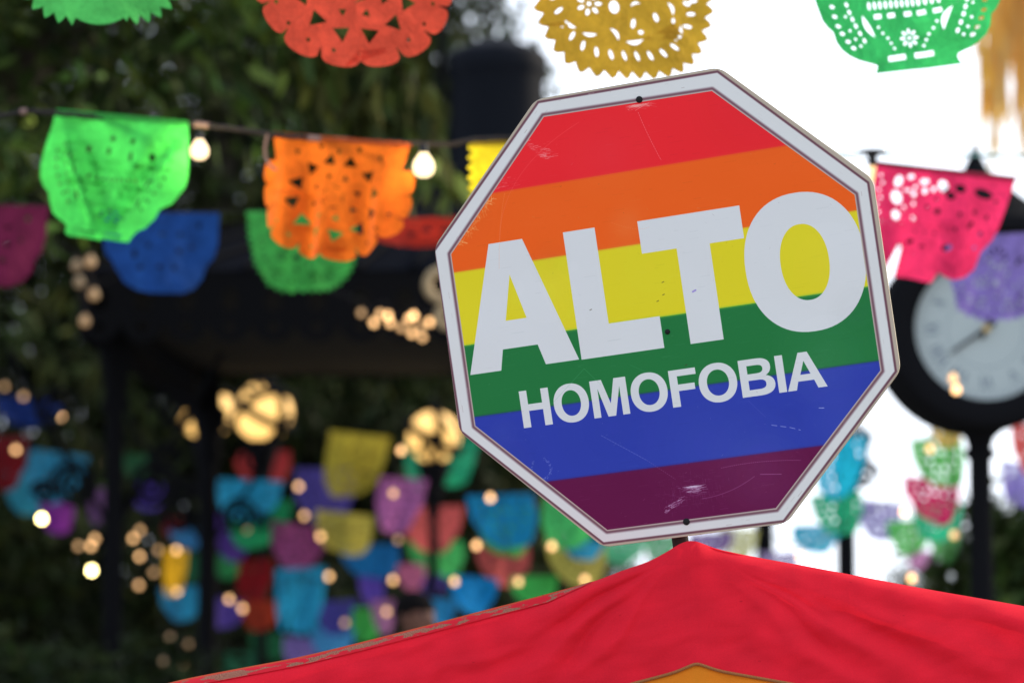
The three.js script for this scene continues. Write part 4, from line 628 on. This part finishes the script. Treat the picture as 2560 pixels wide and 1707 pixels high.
    for (let i = 0; i < 70; i++) { const y = ran(270, 306), x = -192 + (306 - y) * 0.9 + ran(0, 1) * ran(0, 1) * (62 - (306 - y) * 1.2); line([[x, y], [x + ran(2, 12), y + ran(-0.6, 0.6)]], ran(0.8, 3), ran(0.12, 0.5), [238, 172, 178]); }
    for (let i = 0; i < 45; i++) { const x = -252 + 46 * ran(0, 1) * ran(0, 1), y = ran(232, 250); line([[x, y], [x + ran(2, 12), y + ran(-1, 1)]], ran(0.8, 2.5), ran(0.1, 0.4), [235, 160, 165]); }
    for (let i = 0; i < 60; i++) { const t = rnd(); line([[-328 + 70 * t + ran(-6, 10), 152 + 70 * t + ran(-8, 6)], [-326 + 70 * t + ran(-6, 12), 150 + 70 * t + ran(-8, 8)]], ran(1, 4), ran(0.2, 0.6), [238, 176, 120]); }
    for (let i = 0; i < 40; i++) line([[ran(-12, 34), 333 - Math.abs(ran(0, 9) * ran(0, 1))], [ran(-6, 44), 333 - Math.abs(ran(0, 12) * ran(0, 1))]], ran(1, 3), ran(0.1, 0.4), [240, 180, 180]);
    for (let i = 0; i < 130; i++) { const x = 6 + ran(-22, 22) * ran(0.3, 1), y = -291 - ran(0, 14) * ran(0, 1); line([[x, y], [x + ran(3, 12), y + ran(-1, 1)]], ran(1, 2.5), ran(0.15, 0.6), [196, 176, 212]); }
    for (let i = 0; i < 260; i++) { const x = 4 + 34 * (rnd() + rnd() + rnd() + rnd() - 2) * 1.4, y = -300 + 30 * (rnd() + rnd() + rnd() - 1.5), q = rnd(); line(q < 0.5 ? [[x, y], [x, y - ran(1, 10)]] : [[x, y], [x + ran(1, 14), y]], ran(0.7, 1.6), ran(0.03, 0.18), [186, 150, 200]); }
    for (let i = 0; i < 70; i++) { const x = ran(-44, -12), y = -318 + (x + 28) * 0.5 + ran(-5, 5); line([[x, y], [x + ran(1, 6), y + 1.5]], 2, ran(0.2, 0.5), [196, 170, 210]); }
    line([[-130, -190], [-60, -240]], 2, 0.4, [150, 160, 230], [9, 4]); line([[-60, -240], [-18, -276]], 2, 0.3, [180, 140, 200], [5, 5]);
    line([[152, -210], [182, -218], [197, -224]], 3, 0.55, [170, 180, 235], [22, 16]); line([[232, -133 - 60], [240, -194]], 3, 0.6, [190, 200, 240]);
    curve([60, -268], [120, -262], [190, -272], 2, 0.45, [190, 120, 180], [5, 4]); curve([22, -313], [70, -312], [112, -288], 2, 0.35, [190, 130, 190]); line([[122, -286], [156, -290]], 2.5, 0.4, [200, 140, 200]);
    line([[-142, -78], [-205, -128]], 1.5, 0.35, [90, 170, 130]); line([[-142, -78], [-118, -108]], 1.5, 0.35, [90, 180, 130]); line([[-64, -83], [-40, -98]], 1.5, 0.25, [90, 170, 130]); line([[120, -166], [144, -196]], 1.5, 0.3, [110, 120, 200]);
    for (let i = 0; i < 90; i++) { const a = ran(2.2, 7.5), r = 17 + ran(-2, 2); const x = -240 + r * Math.cos(a), y = -232 + r * Math.sin(a); line([[x, y], [x + 1.5, y + 1]], 2, ran(0.15, 0.45), [150, 160, 225]); }
    for (let i = 0; i < 220; i++) { const x = ran(-330, 330), y = ran(-335, 330); line([[x, y], [x + ran(-4, 4), y + ran(-3, 3)]], ran(0.7, 1.6), ran(0.08, 0.3), rnd() < 0.7 ? [205, 195, 215] : [70, 50, 60]); }
    for (const [x, y] of [[-5, 13], [8, 42], [6, 22], [-118, 15], [26, -96]]) line([[x, y], [x + 3, y + 1]], 4, 0.6, [70, 60, 40]);
    line([[56, 20], [61, 22]], 7, 0.7, [120, 100, 200]);
    for (let i = 0; i < 26; i++) { const [cx, cy] = T(ran(-330, 330), ran(-330, 330)), rr = ran(60, 330), gr = g.createRadialGradient(cx, cy, 0, cx, cy, rr), c = rnd() < 0.55 ? '255,250,255' : '30,20,30'; gr.addColorStop(0, `rgba(${c},${ran(0.015, 0.05)})`); gr.addColorStop(1, `rgba(${c},0)`); g.fillStyle = gr; g.fillRect(cx - rr, cy - rr, 2 * rr, 2 * rr); }
    for (let i = 0; i < 900; i++) { const x = ran(-340, 340), y = ran(-344, 338); g.globalAlpha = ran(0.01, 0.045); g.fillStyle = rnd() < 0.5 ? '#fff' : '#000'; const [a, b] = T(x, y); g.fillRect(a, b, ran(2, 60), ran(1, 3)); } g.globalAlpha = 1;
    g.restore();
    // grime and nicks on the white rim
    for (let i = 0; i < 170; i++) { const k = Math.floor(ran(0, 8)), t = rnd(), a = oct[k], b = oct[(k + 1) % 8], f = ran(0.925, 0.995), x = (a[0] + (b[0] - a[0]) * t) * 1000 * f, y = (a[1] + (b[1] - a[1]) * t) * 1000 * f, L = ran(1, 12) / 320; line([[x, y], [x + (b[0] - a[0]) * 1000 * L, y + (b[1] - a[1]) * 1000 * L]], ran(0.8, 2.6), ran(0.08, 0.35), rnd() < 0.5 ? [120, 96, 92] : [222, 220, 222]); }
  });
  print.anisotropy = 8;
  const relief = new THREE.DataTexture(new Uint8Array(256 * 256 * 4).map((_, i) => { const x = (i >> 2) & 255, y = i >> 10; return 128 + 60 * noise.noise(x * 0.03, y * 0.03, 1) + 40 * noise.noise(x * 0.012, y * 0.012, 5); }), 256, 256); relief.magFilter = THREE.LinearFilter; relief.needsUpdate = true;
  const face = new THREE.ShapeGeometry(rounded(O, 0.0142), 6); const uv = face.attributes.uv, ps = face.attributes.position;
  for (let i = 0; i < ps.count; i++) uv.setXY(i, ps.getX(i) / 0.8 + 0.5, ps.getY(i) / 0.8 + 0.5);
  mesh('printed_face', face.translate(0, 0, 0.0006), std(new THREE.Color(1, 1, 1), 0.36, { map: print, bumpMap: relief, bumpScale: 0.006 }), o);
  for (const [x, y, r] of [[0.015, 0.340, 0.0056], [-0.01, -0.347, 0.0056], [0.005, -0.038, 0.0043]]) { const s = mesh('nail_head', lathe([[0, 0.0022], [r * 0.7, 0.002], [r, 0.0006], [r, -0.002]], 18).rotateX(Math.PI / 2), grey(0.012, 0.5), o); s.position.set(x, y, 0.0008); }
  mesh('stick', new THREE.CylinderGeometry(0.014, 0.014, 1.2, 12).translate(-0.03, -0.5, -0.022), grey(0.03, 0.8, 0.7, 0.6), o);
}

// ---------------------------------------------------------------- the draped rainbow cloth
{
  const o = thing('cloth_banner', 'red cloth banner draped to a peak under the sign with an orange stripe below', 'banner');
  const ridge = [[330, 1732], [440, 1703], [500, 1690], [600, 1671], [760, 1640], [1000, 1581], [1200, 1529], [1380, 1482], [1490, 1451], [1560, 1425], [1620, 1404], [1665, 1381], [1700, 1360], [1722, 1352], [1745, 1353], [1790, 1369], [1830, 1379], [1900, 1393], [2000, 1411], [2100, 1430], [2300, 1468], [2560, 1514], [2760, 1552]];
  const D = 4.47, u = unit(D), PX = 1730;
  const ry = px => { let i = 0; while (i < ridge.length - 2 && ridge[i + 1][0] < px) i++; const [a, b] = [ridge[i], ridge[i + 1]], p = ridge[Math.max(0, i - 1)], q = ridge[Math.min(ridge.length - 1, i + 2)], t = (px - a[0]) / (b[0] - a[0]), m0 = (b[1] - p[1]) / (b[0] - p[0]) * (b[0] - a[0]), m1 = (q[1] - a[1]) / (q[0] - a[0]) * (b[0] - a[0]); return (2 * t ** 3 - 3 * t * t + 1) * a[1] + (t ** 3 - 2 * t * t + t) * m0 + (-2 * t ** 3 + 3 * t * t) * b[1] + (t ** 3 - t * t) * m1; };
  const seam = px => { const d = px - PX - 4; return 1671 + (d < 0 ? -d * 0.26 : d * 0.176) + 8 * (1 - Math.exp(-d * d / 1500)) - 4; };
  // creases that fan out from the peak, each at a direction (degrees below the horizontal, to the left negative side) with a width and depth
  const creases = [[-1, 27, 2.2, 0.0035, 330, 200], [-1, 33, 1.6, -0.004, 300, 160], [-1, 38, 2, 0.004, 420, 200], [-1, 44, 1.8, -0.0045, 360, 130], [-1, 50, 2.4, 0.004, 340, 150], [-1, 22, 1.3, -0.002, 600, 300], [-1, 30, 1.2, 0.002, 760, 260], [-1, 17.5, 0.9, -0.0015, 900, 300], [1, 22, 2.4, 0.005, 620, 240], [1, 27, 2, -0.006, 560, 200], [1, 33, 2.2, 0.006, 520, 170], [1, 38.5, 1.7, -0.005, 400, 150], [1, 18, 1.6, -0.004, 760, 240], [1, 31, 1.2, -0.0035, 300, 120], [1, 14, 1.4, 0.003, 900, 260], [1, 45, 3, 0.004, 330, 130]];
  const surface = (px, py) => {                                     // photograph-like coordinates on the drape to a point
    const s = (py - ry(px)) * u, x = (px - 1280) * u;
    const y0 = at(px, ry(px), D).y, z0 = at(1280, 1400, D).z;
    let z = z0 + 0.28 * s - 0.12 * s * s + 0.03 * Math.exp(-s / 0.02) * 0 - 0.02 * Math.exp(-s / 0.012);
    const dx = (px - PX), dy = (py - 1352), r = Math.hypot(dx, dy), th = Math.atan2(dy, Math.abs(dx)) * 180 / Math.PI, sd = dx < 0 ? -1 : 1;
    for (const [side, deg, wd, amp, rc, rw] of creases) if (side === sd) { const w = (th - deg + 6 * noise.noise(r * 0.005, deg, 2)) / (wd * 1.35); z += (side > 0 ? 1.5 : 2.1) * amp * Math.exp(-w * w) * Math.exp(-(((r - rc) / rw) ** 2)); }
    z += 0.01 * Math.exp(-((dx / 34) ** 2)) * Math.exp(-s / 0.07) - 0.0035 * Math.exp(-(((dx - 6) / 8) ** 2)) * Math.exp(-s / 0.06);      // the pole pushes the middle forward
    { const k = sd * 0.42, a = dx * 0.9 + dy * k, b = dy * 0.9 - dx * k; z += 0.006 * noise.noise(a * 0.0035, b * 0.017, 6) * Math.min(1, Math.max(0, (r - 120) / 200)); }
    z += 0.0035 * noise.noise(px * 0.006, py * 0.012, 4) + 0.0016 * noise.noise(px * 0.018 + py * 0.02, py * 0.03, 9);
    z += 0.05 * Math.exp(-(((dx - 260) / 260) ** 2)) * s - 0.04 * Math.exp(-(((dx + 300) / 260) ** 2)) * s;
    return new THREE.Vector3(x, y0 - s * 0.97, z);
  };
  function sheet(nx, ny, pxAt, pyAt) {
    const pos = [], uv = [], idx = [];
    for (let j = 0; j <= ny; j++) for (let i = 0; i <= nx; i++) { const px = pxAt(i / nx), py = pyAt(px, j / ny), p = surface(px, py); pos.push(p.x, p.y, p.z); uv.push(px * u, -py * u); }
    for (let j = 0; j < ny; j++) for (let i = 0; i < nx; i++) { const a = j * (nx + 1) + i, b = a + 1, c = a + nx + 1, d = c + 1; idx.push(a, c, b, b, c, d); }
    const g = new THREE.BufferGeometry(); g.setAttribute('position', new THREE.Float32BufferAttribute(pos, 3)); g.setAttribute('uv', new THREE.Float32BufferAttribute(uv, 2)); g.setIndex(idx); g.computeVertexNormals();
    return g;
  }
  const weave = canvasTexture(512, (g, s) => { g.fillStyle = '#808080'; g.fillRect(0, 0, s, s); for (let i = 0; i < s; i += 4) { g.fillStyle = `rgba(255,255,255,${ran(0.05, 0.4)})`; g.fillRect(i, 0, 2, s); g.fillStyle = `rgba(0,0,0,${ran(0.05, 0.4)})`; g.fillRect(0, i, s, 2); } for (let i = 0; i < 160; i++) { g.fillStyle = `rgba(0,0,0,${ran(0.02, 0.12)})`; g.beginPath(); g.ellipse(ran(0, s), ran(0, s), ran(1, 12), ran(1, 6), 0, 0, 7); g.fill(); } }, false);
  weave.wrapS = weave.wrapT = THREE.RepeatWrapping; weave.repeat.set(7, 7);
  const mottle = canvasTexture(512, (g, s) => { const d = g.createImageData(s, s); for (let i = 0; i < s * s; i++) { const x = i % s, y = Math.floor(i / s); const v = 236 + 14 * noise.noise(x * 0.02, y * 0.02, 1) + 12 * (rnd() - 0.5); d.data.set([v, v, v, 255], i * 4); } g.putImageData(d, 0, 0); g.fillStyle = 'rgba(60,20,30,0.2)'; for (let i = 0; i < 16; i++) g.fillRect(ran(0, s), ran(0, s), ran(1, 5), ran(1, 2)); });
  mottle.wrapS = mottle.wrapT = THREE.RepeatWrapping; mottle.repeat.set(2.2, 2.2);
  const cloth = (c, t = 0.25) => new THREE.MeshPhysicalMaterial({ color: c, roughness: 0.9, specularIntensity: 0.15, map: mottle, bumpMap: weave, bumpScale: 0.0006, transmission: t, thickness: 0, side: THREE.DoubleSide });
  const red = cloth(base(222, 33, 50, 1.15)), orange = cloth(base(242, 122, 30, 1.45)), yellow = cloth(base(230, 205, 60, 1));
  const X = t => 330 + 2430 * t;
  mesh('red_stripe', sheet(420, 110, X, (px, t) => ry(px) + (seam(px) - ry(px)) * t), red, o);
  mesh('orange_stripe', sheet(160, 30, X, (px, t) => seam(px) + 1 + 330 * t), orange, o);
  mesh('yellow_stripe', sheet(160, 30, X, (px, t) => seam(px) + 333 + 330 * t), yellow, o);
  // the back of the drape, falling away behind the ridge
  { const g = sheet(200, 24, X, (px, t) => ry(px) + 500 * t), p = g.attributes.position; for (let i = 0; i < p.count; i++) { const px = X((i % 201) / 200), a = at(px, ry(px), D); p.setXYZ(i, p.getX(i), p.getY(i) - 0.0015, a.z - 0.02 - (p.getZ(i) - a.z + 0.02) * 1.1); } g.computeVertexNormals(); mesh('back_drape', g, red, o); }
  // overlocked seam between red and orange
  const q = []; for (let i = 0; i <= 240; i++) { const px = X(i / 240), p = surface(px, seam(px) - 2); q.push(p.add(new THREE.Vector3(0, 0, 0.003))); }
  mesh('seam', tube(q, 0.0027, 480, 6), std(new THREE.Color(1, 1, 1), 0.95, { map: (() => { const t = canvasTexture(256, (g, s) => { g.fillStyle = '#8a5a34'; g.fillRect(0, 0, s, s); for (let i = 0; i < s; i += 8) { g.fillStyle = ['#5d4426', '#c05038', '#a8844a'][i / 8 % 3]; g.fillRect(i, 0, 3, s); } }); t.wrapS = t.wrapT = THREE.RepeatWrapping; t.repeat.set(70, 1); return t; })() }), o);
  // frayed hem along the left ridge
  const fray = canvasTexture(1024, (g, s) => {
    const d = g.createImageData(s, s), mix = (a, b, t) => a + (b - a) * t;
    for (let y = 0; y < s; y++) { const v = y / s; for (let x = 0; x < s; x++) {
      const n = noise.noise(x * 0.011, v * 1.2, 2) + 0.6 * noise.noise(x * 0.04, v * 3, 7) + 0.25 * noise.noise(x * 0.16, v * 11, 4), fine = noise.noise(x * 0.45, y * 0.03, 9);
      const edge = v < 0.16 + 0.05 * noise.noise(x * 0.3, 1, 1), m = edge ? 0 : Math.min(1, Math.max(0, (n - 0.02) * 7)) * (v > 0.2 && v < 0.94 ? 1 : 0), b = 0.5 + 0.9 * fine;
      const c0 = edge ? [170, 66 + 40 * fine, 40] : [192, 30, 42], c1 = [mix(104, 176, b), mix(52, 122, b), mix(46, 92, b)];
      d.data.set([0, 1, 2].map(k => mix(c0[k], c1[k], m)).concat(255), (y * s + x) * 4);
    } }
    g.putImageData(d, 0, 0);
  });
  { const g = sheet(260, 6, t => 330 + 1150 * t, (px, t) => ry(px) - 1 + 22 * t * Math.min(1, (1490 - px) / 120)), p = g.attributes.position, v = g.attributes.uv; for (let i = 0; i < p.count; i++) { p.setZ(i, p.getZ(i) + 0.003); v.setXY(i, (i % 261) / 260, 1 - Math.floor(i / 261) / 6); } g.computeVertexNormals(); mesh('frayed_hem', g, std(new THREE.Color(1, 1, 1), 0.95, { map: fray, side: THREE.DoubleSide }), o); }
}
renderer.render(scene, camera);
